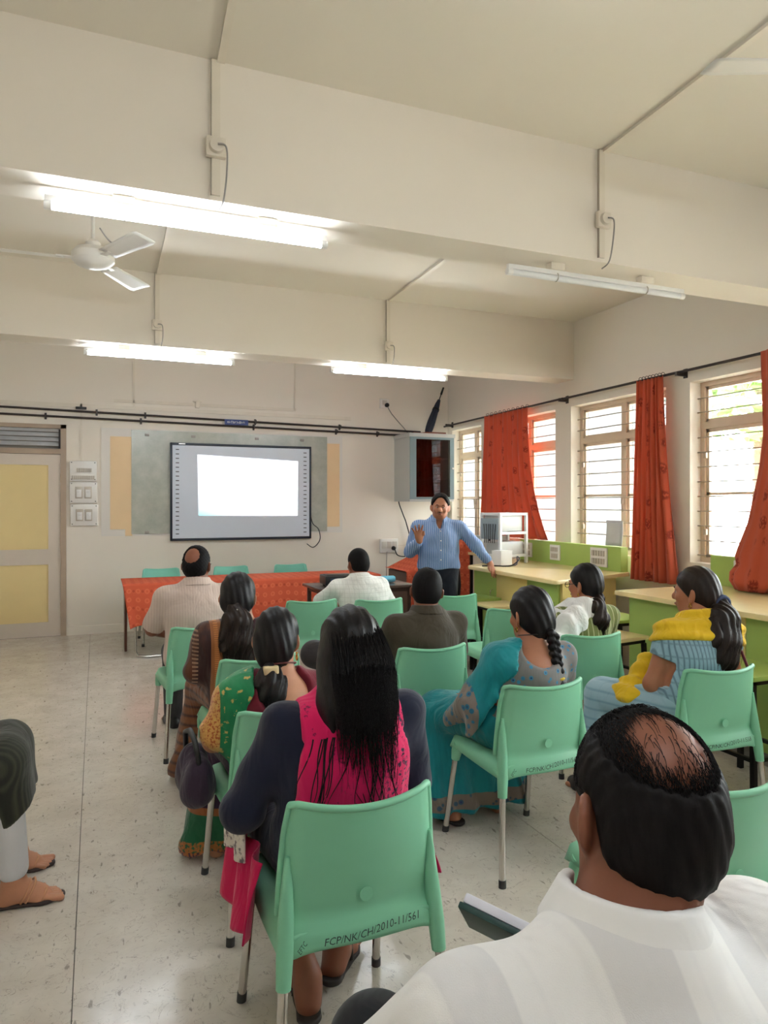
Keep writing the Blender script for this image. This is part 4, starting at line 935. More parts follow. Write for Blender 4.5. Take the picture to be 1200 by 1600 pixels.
def child(name, me, mat, root, **kw): return obj(name, me, mat, root, True, **kw)
def face_bits(J, root, brow=M_hairs, lip=lin(140, 72, 66), fine=True):
    H = head_pts(J); Rm = J['HR']
    we = plain('eye_white', lin(226, 220, 212), .2); ir = plain('iris_brown', (.02, .011, .008), .15); lm = plain('lip_%d' % int(lip[0] * 999), lip, .4)
    for s in (-1, 1):
        e = child('eye', MB().lathe([(.012 * math.sin(a), .012 * math.cos(a)) for a in np.linspace(.05, 3.09, 9)], (0, 0, 0), 14, 'y').mesh('eye', True), we, root); e.matrix_basis = Matrix.Translation(H(s * .03, .0758, .0)) @ Matrix(Rm).to_4x4()
        i_ = child('iris', MB().lathe([(.0058, .0), (.005, .0012)], (0, .0113, 0), 12, 'y').mesh('iris', True), ir, e)
        child('eyebrow', MB().tube([H(s * .013, .095, .019), H(s * .03, .0935, .025), H(s * .046, .075, .02)], [.003, .0035, .0012], 6).mesh('eyebrow', True), brow, root)
    child('lips', MB().tube([H(-.023, .094, -.063), H(-.008, .103, -.061), H(.008, .103, -.061), H(.023, .094, -.063)], [.001, .0045, .0045, .001], 6).mesh('lips', True), lm, root)
def hair_cap(J, g=.012, h=.006, front=(0, .078, .058), nape=(0, -.062, -.088), extra=None, name='hair', bulge=1.0, ears=False):
    H = head_pts(J); Rm = J['HR']; c = J['head']; F = Fld(c - .22, c + .22, h)
    F.ell(H(0, -.014, .03), (.074 + g * bulge, .093 + g, .088 + g), Rm, k=.0); F.ell(H(0, -.045, -.02), (.066 + g, .055 + g, .075), Rm, k=.03)
    a, b = V(*front), V(*nape); t = b - a; n = V(0, t[2], -t[1]); n = -n if n[1] < 0 else n
    F.plane(H(*front), Rm @ n, .012)
    if ears:
        for s in (-1, 1): F.ell(H(s * .088, .0, -.022), (.03, .03, .042), Rm, k=.01, op='-')
    if extra: extra(F, H, Rm)
    return F
def person(label, loc, rz, J, skin, h=.008, cat='person', hair=None, face=True):
    root = empty('person', loc, rz, label=label, category=cat); b = child('body', body_mesh(J, h), skin, root)
    if face: face_bits(J, root)
    return root
def sleeve(F, J, k, upto=1.0, r=(.060, .056, .05), kk=.04):
    s, e, w = J['sh' + k], J['el' + k], J['wr' + k]
    if upto <= 1: F.cap(s, s + (e - s) * upto, r[0], r[1], k=kk)
    else: F.cap(s, e, r[0], r[1], k=kk); F.cap(e, e + (w - e) * (upto - 1), r[1] * .97, r[2], k=.025)
def shirt(J, root, mat, h=.009, g=.016, upto=(.62, .62), hem=None, disp=None, collar=None, name='shirt', r=(.066, .06, .05), fat=1.0, neckcut=.07, extra=None):
    lo, hi = bounds(J); lo[2] = .3; F = Fld(lo, hi, h); torso(F, J, g, fat=fat)
    for k, u in zip('LR', upto):
        sleeve(F, J, k, u, r)
        if u <= 1:
            s, e = J['sh' + k], J['el' + k]; p = s + (e - s) * u; d = (e - s) / np.linalg.norm(e - s); sl, (x, y, z) = F.win(p - .12, p + .12, 0)
            cutd = (x - p[0]) * d[0] + (y - p[1]) * d[1] + (z - p[2]) * d[2]; rad = np.sqrt(np.maximum((x - p[0]) ** 2 + (y - p[1]) ** 2 + (z - p[2]) ** 2 - cutd ** 2, 0)); F.d[sl] = np.where(rad < .1, smax(F.d[sl], cutd.astype(np.float32), .006), F.d[sl])
    n = J['neck']; F.cap(n + V(0, .01, .055), n + V(0, .02, .2), neckcut, .09, k=.012, op='-')
    if hem is not None: F.plane((0, 0, hem), (0, 0, -1))
    if extra: extra(F)
    o = child(name, cut_mesh(F, name, disp), mat, root)
    if collar:
        C = Fld(n - .16, n + .16, .0045); ax = (J['head'] - n) * V(.35, .5, 1); ax = ax / np.linalg.norm(ax); b = n + V(0, -.006, -.012)
        nk = J.get('nk', 1); b = b + ax * .014; C.ring(b, b + ax * .05, .074 * nk, .067 * nk, .005, (1.0, 1.04)); C.ring(b + ax * .002, b + ax * .05, .093 * nk, .070 * nk, .005, (1.0, 1.06))
        C.box(n + V(0, .1, .03), (J.get('open', .016), .06, .08), .01, k=.004, op='-')
        child('collar', C.mesh('collar'), collar, root)
    return o
def trousers(J, root, mat, h=.01, to=.97, r=(.105, .078, .062), name='trousers', disp=None):
    lo, hi = bounds(J); hi[2] = max(J['pel'][2], J['knL'][2]) + .2; F = Fld(lo, hi, h); F.ell(J['pel'], (.178 * J['W'], .135, .125), k=.05)
    for k in 'LR':
        F.cap(J['hip' + k], J['kn' + k], r[0], r[1], k=.04); a = J['kn' + k] + (J['an' + k] - J['kn' + k]) * to; F.cap(J['kn' + k], a, r[1], r[2], k=.02)
    F.plane((0, 0, max(J['pel'][2] + .13, J['knL'][2] + .11)), (0, 0, 1)); F.plane((0, 0, .015), (0, 0, -1))
    return child(name, cut_mesh(F, name, disp), mat, root)
def skirt(J, root, mat, hem=.04, h=.011, name='saree_skirt', wide=1.0, disp=None, clip=None):
    """a draped skirt over the lap falling to the hem"""
    lo, hi = bounds(J); hi[2] = J['pel'][2] + .25; F = Fld(lo - .05, hi + .05, h); F.ell(J['pel'], (.185 * J['W'], .14, .13), k=.06)
    for k in 'LR': F.cap(J['hip' + k], J['kn' + k], .108, .088, k=.06)
    m = (J['knL'] + J['knR']) / 2; a = (J['anL'] + J['anR']) / 2; a[2] = hem + .02; dx = abs(J['knL'][0] - J['knR'][0]) / 2
    for t in np.linspace(-1, 1, 5): F.cap(m + V(t * dx, 0, -.02), a + V(t * (dx + .07 * wide), .0, 0), .085, .09 * wide, k=.07)
    F.plane((0, 0, hem), (0, 0, -1)); F.plane(J['pel'] + V(0, 0, .15), (0, 0, 1))
    return child(name, cut_mesh(F, name, disp or (lambda x, y, z: .009 * np.sin(42 * x + 30 * y + 2 * np.sin(6 * z)) * np.clip((.52 - z) * 3, 0, 1))), mat, root)
def shoe(J, k, root, mat, name='shoe', slipper=False):
    a, f = J['an' + k], J['ft' + k]; d = (f - a) * V(1, 1, 0); d /= np.linalg.norm(d) + 1e-9; zf = f[2]; q = lambda u, v, z: np.array([a[0] + d[0] * u - d[1] * v, a[1] + d[1] * u + d[0] * v, z])
    c = q(.06, 0, zf); F = Fld(c - V(.24, .24, .09), c + V(.24, .24, .14), .006)
    if slipper:
        F.chain([q(-.055, 0, zf - .02), q(.03, 0, zf - .02), q(.09, 0, zf - .02), q(.145, 0, zf - .02)], [.038, .036, .046, .036], k=.03); F.plane((0, 0, zf - .011), (0, 0, 1), .004); F.plane((0, 0, zf - .03), (0, 0, -1), .004)
        o = child(name, F.mesh(name), mat, root)
        s = -1 if k == 'L' else 1
        child('strap', MB().tube([q(.03, .042, zf - .012), q(.06, .03, zf + .03), q(.115, s * -.012, zf + .006)], .007, 6).tube([q(.03, -.042, zf - .012), q(.06, -.03, zf + .03), q(.115, s * -.012, zf + .006)], .007, 6).mesh('strap', True), mat, o); return o
    F.chain([q(-.045, 0, zf), q(.03, 0, zf + .005), q(.1, 0, zf - .005), q(.16, 0, zf - .008)], [.042, .042, .045, .034], k=.03); F.cap(q(-.02, 0, zf + .03), q(.03, 0, zf + .025), .04, k=.03); F.plane((0, 0, zf - .03), (0, 0, -1), .004)
    return child(name, F.mesh(name), mat, root)
def ponytail(pts, rs, mat, root, h=.007, n=120, L=.5, name='ponytail', wav=.012, sq=(1.25, .8, 1), rs2=(.0012, .0005), seed=1):
    P = np.array(pts, float); lo, hi = P.min(0) - .1, P.max(0) + .1; F = Fld(lo, hi, h); F.chain(list(P), rs, k=.03, sq=sq)
    F.warp(lambda x, y, z: .004 * np.sin(150 * x + 60 * y + 8 * np.sin(11 * z)))
    o = child(name, F.mesh(name), mat, root); g = np.random.default_rng(seed); m = 14; tt = np.linspace(0, 1, len(P)); u = np.linspace(0, 1, m); S = np.stack([np.interp(u, tt, P[:, k]) for k in range(3)], 1); rr = np.interp(u, tt, rs)
    ang = g.random(n) * 6.283; rad = .75 + .45 * g.random(n); off = np.stack([np.cos(ang) * rad * sq[0], np.sin(ang) * rad * sq[1], 0 * ang], 1)[:, None] * rr[None, :, None]
    ph = g.random((n, 1)) * 6; off[..., 0] += wav * np.sin(9 * u[None] + ph) * u; off[..., 1] += wav * np.cos(8 * u[None] + ph) * u
    Q = S[None] + off; Q[..., 2] -= (u[None] ** 3) * (g.random((n, 1)) * .07 - .02)
    child('loose_strands', strand_mesh(Q, rs2[0], rs2[1], 'loose_strands'), mat, o, kind='stuff'); return o
def glasses(J, root):
    H = head_pts(J); mb = MB()
    for s in (-1, 1):
        mb.tube([H(s * (.032 + .024 * math.cos(a)), .108, .0 + .018 * math.sin(a)) for a in np.linspace(0, 6.283, 17)], .0016, 5); mb.tube([H(s * .057, .106, .004), H(s * .078, .06, .006), H(s * .086, -.005, .008), H(s * .084, -.025, -.01)], .0018, 5)
    mb.tube([H(-.008, .11, .004), H(.008, .11, .004)], .0016, 5); child('glasses', mb.mesh('glasses', True), M_dark, root)
def earring(J, s, root, r=.011, drop=.018):
    H = head_pts(J); c = H(s * .083, .002, -.055); gm = plain('gold', lin(214, 168, 84), .25, 1.0)
    child('earring', MB().tube([c + V(0, r * math.cos(a), -drop + r * math.sin(a)) for a in np.linspace(0, 6.283, 13)], .0028, 6).lathe([(.004, -.004), (.005, 0), (.004, .004)], tuple(c), 8).mesh('earring', True), gm, root)
# ---------------------------------------------------------------- the individual people
M_slip = plain('dark_slipper', (.022, .017, .015), .6); M_shoe = plain('black_leather', (.015, .014, .014), .35); M_gold = plain('gold', lin(214, 168, 84), .25, 1.0)
def nv(c): return lambda t, v, s: c
def two(t, a, b, n=6): return t.mix(t.noise(n, 3), a, b)
# --- man in white, nearest, seen from behind
def f_band(t, v, s):
    c = t.mix(t.stripes(s[0], .16, .42, .01), lin(232, 230, 228), lin(218, 216, 216)); c = t.mix(t.math('MULTIPLY', t.stripes(s[0], .05, .12, .04), .25), c, lin(222, 220, 220)); return c
M_wshirt = cloth('white_banded_shirt', f_band, .7, .75, 5, (1, 1, .45)); M_wcol = cloth('white_collar', lin(230, 228, 226), .7, .12)
M_blackt = cloth('black_trousers', lin(30, 31, 34), .8, .3)
J = joints(pel=(0, 0, .58), neck=(-.03, .08, 1.045), head=(.030, .115, 1.168), sw=.205, W=1.17, D=1.12, twist=0, hunch=.03, look=(-9, -12, 6), nk=1.05,
           elL=(-.26, .26, .80), wrL=(-.09, .49, .71), elR=(.28, .2, .79), wrR=(.16, .47, .70), knL=(-.16, .54, .625), anL=(-.02, .62, .26), ftL=(-.0, .78, .22), knR=(.13, .50, .53), curl=.9)
p = person('balding man in a white shirt, nearest to the camera, seen from behind', (.60, .58, 0), 0, J, SK2, .0062)
shirt(J, p, M_wshirt, .0065, .022, (.98, .98), .47, folds(.004, 21, 13), M_wcol, r=(.078, .072, .06), fat=1.08)
child('yoke_seam', MB().tube([(x, J['chest'][1] - .135 * 1.12 - .022 + .36 * abs(x) ** 2.2 - .0, .93 + .02 * abs(x)) for x in np.linspace(-.17, .17, 14)], .0016, 5).mesh('yoke_seam', True), M_wcol, p)
trousers(J, p, M_blackt); shoe(J, 'L', p, M_shoe); shoe(J, 'R', p, M_shoe)
def bald(F, H, Rm): F.ell(H(-.006, -.066, .106), (.062, .074, .066), Rm, k=.035, op='-')
hc = hair_cap(J, .009, .0045, (0, .078, .07), (0, -.045, -.09), bald, ears=True); hc.warp(lambda x, y, z: .0016 * np.sin(300 * x + 90 * z) * np.sin(260 * y)); hm = child('hair', hc.mesh('hair'), M_hairs, p)
H = head_pts(J); g = np.random.default_rng(3); n = 15000; th = g.random(n) * 6.283; ph = g.random(n) ** .8 * 2.25 + .05
u = np.stack([np.sin(ph) * np.sin(th), np.sin(ph) * np.cos(th), np.cos(ph)], 1); bc = V(-.05, -.55, .83); dens = np.clip((np.arccos(np.clip(u @ bc, -1, 1)) - .5) / .35, .045, 1); pp = V(0, -.014, .03) + u * V(.0755, .0945, .0895); kp = ((pp - V(0, .078, .07)) @ V(0, .16, -.123) < -.0012) & ~((np.abs(pp[:, 0]) > .05) & (pp[:, 2] < .03) & (pp[:, 1] > -.045)); u = u[(g.random(n) < dens) & kp]; n = len(u); Q = np.zeros((n, 6, 3)); flow = np.stack([.35 * u[:, 0] + .25 * g.normal(size=n) * .6, -.55 + .5 * (u[:, 1] > .3) * 1.2 + .3 * g.normal(size=n), -.35 * np.ones(n)], 1)
for j in range(6):
    w = u + flow * (.34 + .3 * g.random((n, 1)) * 0) * j / 5; w /= np.linalg.norm(w, axis=1)[:, None]; lift = 1 + (.012 + .05 * (j / 5) * (1 - j / 5) * 2 + .02 * g.random((n, 1)) * j / 5) * (1 + 1.2 * (u[:, 1:2] > .25))
    Q[:, j] = V(0, -.014, .03) + w * np.array([.0755, .0945, .0895]) * lift
Q = J['head'] + Q @ J['HR'].T
child('thin_hair', strand_mesh(Q, .0006, .0003, 'thin_hair'), M_hairs, hm, kind='stuff')
bk = empty('book', (.745, 1.2, .70), label='dark green book with white pages held by the man in white', category='book'); bk.rotation_euler = (R(20), R(-48), R(28))
obj('cover', MB().cbox((0, 0, .0), (.012, .17, .22), .003), plain('green_cover', lin(28, 66, 62), .5), bk); obj('pages', MB().cbox((.016, .0, 0), (.018, .16, .21), .004), plain('page_white', lin(226, 226, 236), .7), bk)
# --- woman in magenta, long loose hair
def f_mag(t, v, s):
    c = two(t, lin(206, 16, 84), lin(226, 30, 100)); d = t.n('ShaderNodeTexVoronoi', i_0=t.n('ShaderNodeMapping', i_0=v, i_3=(1, .5, .55)).outputs[0], i_Scale=62.0, feature='DISTANCE_TO_EDGE').outputs[0]
    n = t.noise(55, 4, v, rough=.7); m = t.math('MULTIPLY', t.ramp(n, .55, .58), t.ramp(t.math('ADD', s[0], t.math('MULTIPLY', t.noise(9, 3, v), .1)), .1, .17)); m2 = t.math('MULTIPLY', t.ramp(t.noise(24, 5, v, rough=.7), .63, .65), .7)
    return t.mix(t.math('MAXIMUM', m, m2), c, lin(46, 16, 52))
M_mag = cloth('magenta_print', f_mag, .8, .45); M_navy = cloth('navy_jersey', lin(24, 28, 50), .75, .3); M_magp = cloth('magenta_plain', lin(196, 20, 78), .8, .5)
J = joints(pel=(0, .03, .565), neck=(.03, .02, .985), head=(.045, .035, 1.118), sw=.185, W=1.12, D=1.0, look=(-3, -6, 0), elL=(-.27, .06, .68), wrL=(-.17, .3, .64), elR=(.26, .06, .69), wrR=(.15, .3, .65),
           knL=(-.13, .40, .525), anL=(-.05, .15, .10), ftL=(-.02, .30, .035), knR=(.12, .42, .525), anR=(.08, .26, .115), ftR=(.16, .37, .05))
p = person('woman in a magenta kurta with navy sleeves and long loose black hair', (.65, 1.945, 0), 0, J, SK2, .0075)
lo, hi = bounds(J); F = Fld(lo, hi, .008); torso(F, J, .006, fat=1.0); F.plane((0, 0, .5), (0, 0, -1)); F.cap(J['neck'] + V(0, 0, .03), J['neck'] + V(0, .02, .2), .075, .1, k=.01, op='-')
for k in 'LR': sleeve(F, J, k, 1.92, (.064, .058, .042))
child('inner_shirt', cut_mesh(F, 'inner_shirt', folds(.003, 30, 30)), M_navy, p)
shirt(J, p, M_mag, .008, .018, (.02, .02), .45, folds(.004, 20, 14), r=(.045, .045, .05), fat=1.1, neckcut=.075, extra=lambda F: (F.plane((.03 - .165, 0, .85), (-1, 0, .12), .01), F.plane((.03 + .165, 0, .85), (1, 0, .12), .01)) and None)
F = Fld(lo - .05, hi + .05, .009)
for k in 'LR': F.cap(J['hip' + k], J['kn' + k], .105, .085, k=.05)
F.plane((0, 0, .3), (0, 0, -1)); child('leggings', cut_mesh(F, 'leggings'), M_navy, p)
for s_, m_, nm in ((-1, M_magp, 'kurta_flap'), (1, M_magp, 'kurta_flap')):
    nu, nv_ = 26, 24; P = np.zeros((nu, nv_, 3))
    for i in range(nu):
        for j in range(nv_):
            u_, w_ = i / (nu - 1), j / (nv_ - 1); y_ = -.06 + .40 * u_; drop = .20 if s_ < 0 else .12
            P[i, j] = (s_ * (.235 + .04 * w_ + .018 * math.sin(16 * u_ + 2 * w_)), y_ + .06 * w_ * (u_ - .3), .58 - drop * w_ - .05 * math.sin(3.1 * u_) * w_)
    child(nm, MB().sheet(P if s_ > 0 else P[::-1], .004).mesh(nm, True), m_, p)
child('dupatta_end', MB().sheet(np.array([[(-.262 - .02 * math.sin(9 * a_) , .04 + .25 * a_, .66 - .12 * b_ - .05 * a_) for b_ in np.linspace(0, 1, 10)] for a_ in np.linspace(1, 0, 16)]), .005).mesh('dupatta_end', True), cloth('white_print', lambda t, v, s: t.mix(t.ramp(t.noise(60, 3, v), .5, .6), lin(214, 206, 194), lin(120, 108, 110))), p)
for k in 'LR': shoe(J, k, p, M_slip, 'slipper', True)
H = head_pts(J); h0 = J['head']
def longh(F, H, Rm): pass
lo, hi = h0 - V(.24, .26, .55), h0 + V(.24, .16, .2); F = Fld(lo, hi, .006)
F.ell(H(0, -.014, .034), (.086, .104, .098), J['HR'], k=.0); F.ell(H(0, -.05, -.05), (.08, .065, .12), J['HR'], k=.05)
F.chain([h0 + V(-.0, -.075, -.08), h0 + V(-.005, -.11, -.12), h0 + V(.0, -.125, -.15), h0 + V(-.0, -.13, -.175)], [.07, .066, .055, .03], k=.05, sq=(1.1, .62, 1))
F.chain([h0 + V(.055, -.03, -.03), h0 + V(.07, -.07, -.16), h0 + V(.075, -.10, -.23)], [.045, .032, .014], k=.05); F.chain([h0 + V(-.055, -.03, -.03), h0 + V(-.075, -.08, -.14), h0 + V(-.085, -.10, -.20)], [.045, .035, .014], k=.05)
F.plane(H(0, .07, .05), J['HR'] @ V(0, 1, -.5), .015); F.warp(lambda x, y, z: .0022 * np.sin(170 * x + 3 * np.sin(14 * z)) + .0012 * np.sin(330 * x + 50 * y))
hm = child('long_hair', F.mesh('long_hair'), M_hair, p)
g = np.random.default_rng(5); n = 1700; a = g.random(n) * 2 - 1; u = np.linspace(0, 1, 18); L = .10 + .21 * g.random((n, 1)) ** 4; ph = g.random((n, 1)) * 6
sx = a[:, None] * (.078 + .022 * np.minimum(u * 2, 1)[None] - .02 * u[None]); tz = .10 - .035 * a[:, None] ** 2
Q = np.zeros((n, 18, 3)); Q[..., 0] = h0[0] + sx + .012 * np.sin(7 * u[None] + ph) * u; Q[..., 2] = h0[2] + tz - (L + .12) * u[None] ** 1.15
Q[..., 1] = h0[1] - .03 - .085 * np.sin(np.minimum(u * 2.2, 1.35))[None] * (1 - .35 * a[:, None] ** 2) - .055 * u[None] + .006 * g.normal(size=(n, 1)) - .022
child('hair_strands', strand_mesh(Q, .0011, .0005, 'hair_strands'), M_hair, hm, kind='stuff')
n = 26; Q = np.zeros((n, 20, 3)); u = np.linspace(0, 1, 20); x0 = np.where(np.arange(n) % 3 > 0, .0, -.11) + .05 * g.normal(size=n) * .6
for i in range(n):
    Q[i] = np.stack([h0[0] + x0[i] + .03 * np.sin(5 * u + i) * u + (-.06 * u if x0[i] < -.05 else .015 * u), h0[1] - .155 - .01 * g.random() - .03 * u + .018 * u * u, h0[2] - .2 - (.2 + .14 * g.random()) * u], 1)
child('loose_locks', strand_mesh(Q, .0024, .0007, 'loose_locks', 5), M_hair, hm, kind='stuff')

def saree_woman(label, loc, J, skin, h, blouse, skirtm, pallum, keep, neckhole, sl=(.55, .55), g=.012, pg=.026, hang=None, hem=.035, wide=1.0):
    p = person(label, loc, 0, J, skin, h)
    def scoop(F):
        c, r = neckhole; F.ell(c, r, k=.012, op='-')
    shirt(J, p, blouse, h + .001, g, sl, .6, folds(.002, 30, 20), name='blouse', r=(.06, .054, .045), neckcut=.085, extra=scoop)
    sk = skirt(J, p, skirtm, hem, .0105, wide=wide); 
    lo, hi = bounds(J); lo[2] = .25; F = Fld(lo - .04, hi + .04, h + .001); torso(F, J, pg); sleeve(F, J, 'L', .82, (.08, .076, .05), .05)
    if hang: hang(F)
    n = J['neck']; F.cap(n + V(0, .0, .0), n + V(0, .02, .2), .092, .11, k=.012, op='-')
    for q, nn in keep: F.plane(q, nn, .008)
    child('pallu', cut_mesh(F, 'pallu', folds(.005, 44, 9)), pallum, p)
    return p
# --- woman with green bordered saree
def f_gskirt(t, v, s):
    z = s[2]; c = two(t, lin(44, 26, 44), lin(66, 36, 70)); c = t.mix(t.math('COMPARE', z, .13, .075), c, lin(26, 92, 58)); c = t.mix(t.math('COMPARE', z, .22, .016), c, lin(150, 88, 48)); gd = t.math('MULTIPLY', t.math('COMPARE', z, .065, .03), t.ramp(t.noise(80, 2, v), .4, .55)); return t.mix(gd, c, lin(170, 104, 50))
def f_gpal(t, v, s):
    c = two(t, lin(20, 112, 70), lin(30, 140, 86), 20); b = t.math('SUBTRACT', s[0], t.math('MULTIPLY', s[2], .35)); e = t.math('COMPARE', s[0], -.262, .034); gd = t.math('MULTIPLY', e, t.ramp(t.noise(110, 2, v), .4, .5)); c = t.mix(e, c, lin(168, 84, 44)); c = t.mix(t.math('MULTIPLY', gd, .7), c, lin(222, 176, 96)); m = t.ramp(t.noise(34, 4, v), .6, .64); return t.mix(t.math('MULTIPLY', m, .8), c, lin(214, 176, 98))
J = joints(pel=(0, .02, .555), neck=(.01, .02, .862), head=(.015, .065, .998), sw=.158, W=.98, look=(-24, -10, 0), elL=(-.24, .05, .62), wrL=(-.12, .32, .6), elR=(.23, .08, .62), wrR=(.1, .33, .6), knL=(-.13, .42, .525), knR=(.11, .43, .525), anL=(-.18, .42, .09), face=.98)
p = saree_woman('woman in a maroon blouse and green gold-bordered saree with a clipped low ponytail', (.665, 2.765, 0), J, SK3, .0078, cloth('maroon_blouse', lin(112, 22, 40), .7, .3), cloth('purple_saree', f_gskirt, .6, .5), cloth('green_pallu', f_gpal, .5, .4), [((-.095, 0, .9), (1, 0, -.25))], (V(.02, -.13, .865), V(.125, .12, .14)), hem=.04, wide=1.1)
H = head_pts(J)
child('hair', hair_cap(J, .015, .0065, (0, .082, .05), (0, -.05, -.105), lambda F, H, Rm: F.ell(H(0, -.07, -.04), (.075, .05, .085), Rm, k=.03)).warp(lambda x, y, z: .002 * np.sin(200 * x + 40 * z)).mesh('hair'), M_hair, p)
q = H(-.005, -.105, -.115); ponytail([q, q + V(.0, -.02, -.05), q + V(.005, -.035, -.1), q + V(.0, -.04, -.15)], [.03, .042, .036, .012], M_hair, p, n=90, seed=2)
child('hair_clip', MB().cbox(tuple(q + V(0, -.022, -.004)), (.06, .03, .045), .008).mesh('hair_clip', True), plain('pale_gold', lin(214, 192, 150), .45, .3), p)
child('necklace', MB().tube([H(0, 0, 0) * 0 + J['neck'] + V(.068 * math.sin(a), .07 * math.cos(a) - .01, .045 + .02 * math.cos(a) * -1) for a in np.linspace(0, 6.283, 25)], .0035, 6).mesh('necklace', True), plain('dark_beads', (.12, .02, .02), .4), p)
glasses(J, p); earring(J, 1, p); earring(J, -1, p)
hb = empty('handbag', (.375, 2.93, .46), 8, label='black and purple handbag hanging at the chair of the green saree woman', category='bag'); hb.location = (.36, 2.86, .40)
F = Fld((-.14, -.16, -.05), (.14, .18, .3), .008); F.ell((0, .0, .09), (.06, .13, .11), k=.02); F.ell((0, .0, .03), (.055, .12, .06), k=.05); F.warp(lambda x, y, z: .006 * np.sin(40 * y + 20 * z)); child('bag_body', F.mesh('bag_body'), cloth('dark_purple_bag', lin(52, 38, 58), .6, .6), hb)
obj('bag_strap', MB().tube([(-.01, -.1, .15), (-.02, -.07, .235), (-.02, .0, .26), (-.02, .07, .235), (-.01, .1, .15)], .011, 8), M_black, hb, True)
# --- woman with brown saree
def f_bpal(t, v, s):
    c = t.mix(t.ramp(t.noise(18, 3, v, (1, 1, .1)), .4, .6), lin(58, 34, 32), lin(96, 54, 34)); c = t.mix(t.math('COMPARE', s[0], -.165, .026), c, lin(150, 92, 48)); c = t.mix(t.math('MULTIPLY', t.math('COMPARE', s[0], -.165, .01), t.stripes(s[2], .01, .5)), c, lin(190, 120, 60)); e = t.math('MULTIPLY', t.math('COMPARE', s[0], -.262, .014), t.stripes(s[2], .02, .45)); return t.mix(e, c, lin(150, 116, 92))
M_brsk = cloth('brown_saree', lambda t, v, s: t.mix(t.stripes(s[2], .05, .3, .1), lin(118, 72, 42), lin(70, 42, 32)), .6, .5)
J = joints(pel=(0, .01, .56), neck=(-.02, .02, .925), head=(-.035, .05, 1.062), sw=.165, W=1.0, look=(-16, -4, 0), elL=(-.25, .06, .66), wrL=(-.13, .3, .6), elR=(.24, .06, .66), wrR=(.1, .32, .6), knL=(-.16, .42, .525), anL=(-.2, .4, .09))
p = saree_woman('woman in a brown saree with a long wavy ponytail behind the man in beige', (.72, 3.66, 0), J, SK1, .0085, cloth('dark_maroon_blouse', lin(62, 34, 38), .7, .3), M_brsk, cloth('brown_pallu', f_bpal, .6, .5), [((-.07, 0, .92), (1, 0, -.2))], (V(-.02, -.12, .985), V(.09, .09, .08)), hem=.05, wide=1.05)
H = head_pts(J)
child('hair', hair_cap(J, .016, .0068, (0, .082, .05), (0, -.05, -.105), lambda F, H, Rm: F.ell(H(0, -.07, -.03), (.072, .05, .08), Rm, k=.03)).warp(lambda x, y, z: .002 * np.sin(190 * x + 30 * z)).mesh('hair'), M_hair, p)
q = H(0, -.115, -.055); ponytail([q, q + V(0, -.035, -.06), q + V(.0, -.045, -.16), q + V(.01, -.05, -.26), q + V(.01, -.045, -.31)], [.034, .055, .064, .05, .015], M_hairb, p, n=160, wav=.02, seed=4)
child('hair_clip', MB().tube([q + V(-.02, -.012, -.01), q + V(0, -.036, .0), q + V(.022, -.012, -.012)], .009, 8).mesh('hair_clip', True), M_chrome, p)
# --- man in beige
M_beige = cloth('beige_stripe_shirt', lambda t, v, s: t.mix(t.stripes(s[0], .016, .35, .1), lin(206, 186, 174), lin(197, 176, 164)), .75, .45)
J = joints(pel=(0, 0, .57), neck=(.0, .01, 1.02), head=(.005, .04, 1.152), sw=.192, W=1.1, look=(-26, -4, 0), elL=(-.27, .1, .74), wrL=(-.12, .34, .65), elR=(.26, .1, .74), wrR=(.1, .34, .65), nk=1.08)
p = person('balding man in a beige shirt and glasses before the cloth-covered table', (.60, 4.675, 0), 0, J, SK2, .009)
shirt(J, p, M_beige, .0095, .02, (.98, .98), .46, folds(.005, 22, 13), M_beige, r=(.072, .066, .056)); trousers(J, p, cloth('grey_trousers', lin(66, 62, 62), .8, .3)); shoe(J, 'L', p, M_shoe); shoe(J, 'R', p, M_shoe)
child('hair', hair_cap(J, .011, .0062, (0, .078, .065), (0, -.045, -.09), lambda F, H, Rm: F.ell(H(-.012, -.10, .066), (.05, .05, .046), Rm, k=.04, op='-'), ears=True).warp(lambda x, y, z: .002 * np.sin(260 * x) * np.sin(240 * z + 90 * y)).mesh('hair'), M_hairs, p); glasses(J, p)
# --- man in the white checked shirt
def f_chk(t, v, s):
    c = lin(230, 230, 226); m = t.math('MAXIMUM', t.stripes(s[0], .034, .1, .04), t.stripes(s[2], .034, .1, .04)); return t.mix(t.math('MULTIPLY', m, .26), t.mix(t.noise(5, 2, v), lin(226, 226, 222), lin(238, 238, 234)), lin(150, 150, 146))
M_chk = cloth('white_check_shirt', f_chk, .75, .4)
J = joints(pel=(0, .0, .56), neck=(-.06, .06, .925), head=(-.055, .11, 1.055), sw=.19, W=1.1, look=(8, -6, 0), elL=(-.34, .2, .74), wrL=(-.16, .4, .68), elR=(.26, .2, .70), wrR=(.05, .42, .66), nk=1.08)
p = person('man in a white checked shirt before the projector table', (2.06, 5.39, 0), 0, J, SK2, .009)
shirt(J, p, M_chk, .0095, .02, (1.3, 1.3), .46, folds(.005, 22, 13), M_chk, r=(.07, .066, .056)); trousers(J, p, MC.get('x') or cloth('dark_grey_trousers', lin(52, 50, 50), .8, .3)); shoe(J, 'L', p, M_shoe); shoe(J, 'R', p, M_shoe)
child('hair', hair_cap(J, .01, .0062, (0, .078, .06), (0, -.045, -.07), ears=True).mesh('hair'), M_hairs, p)
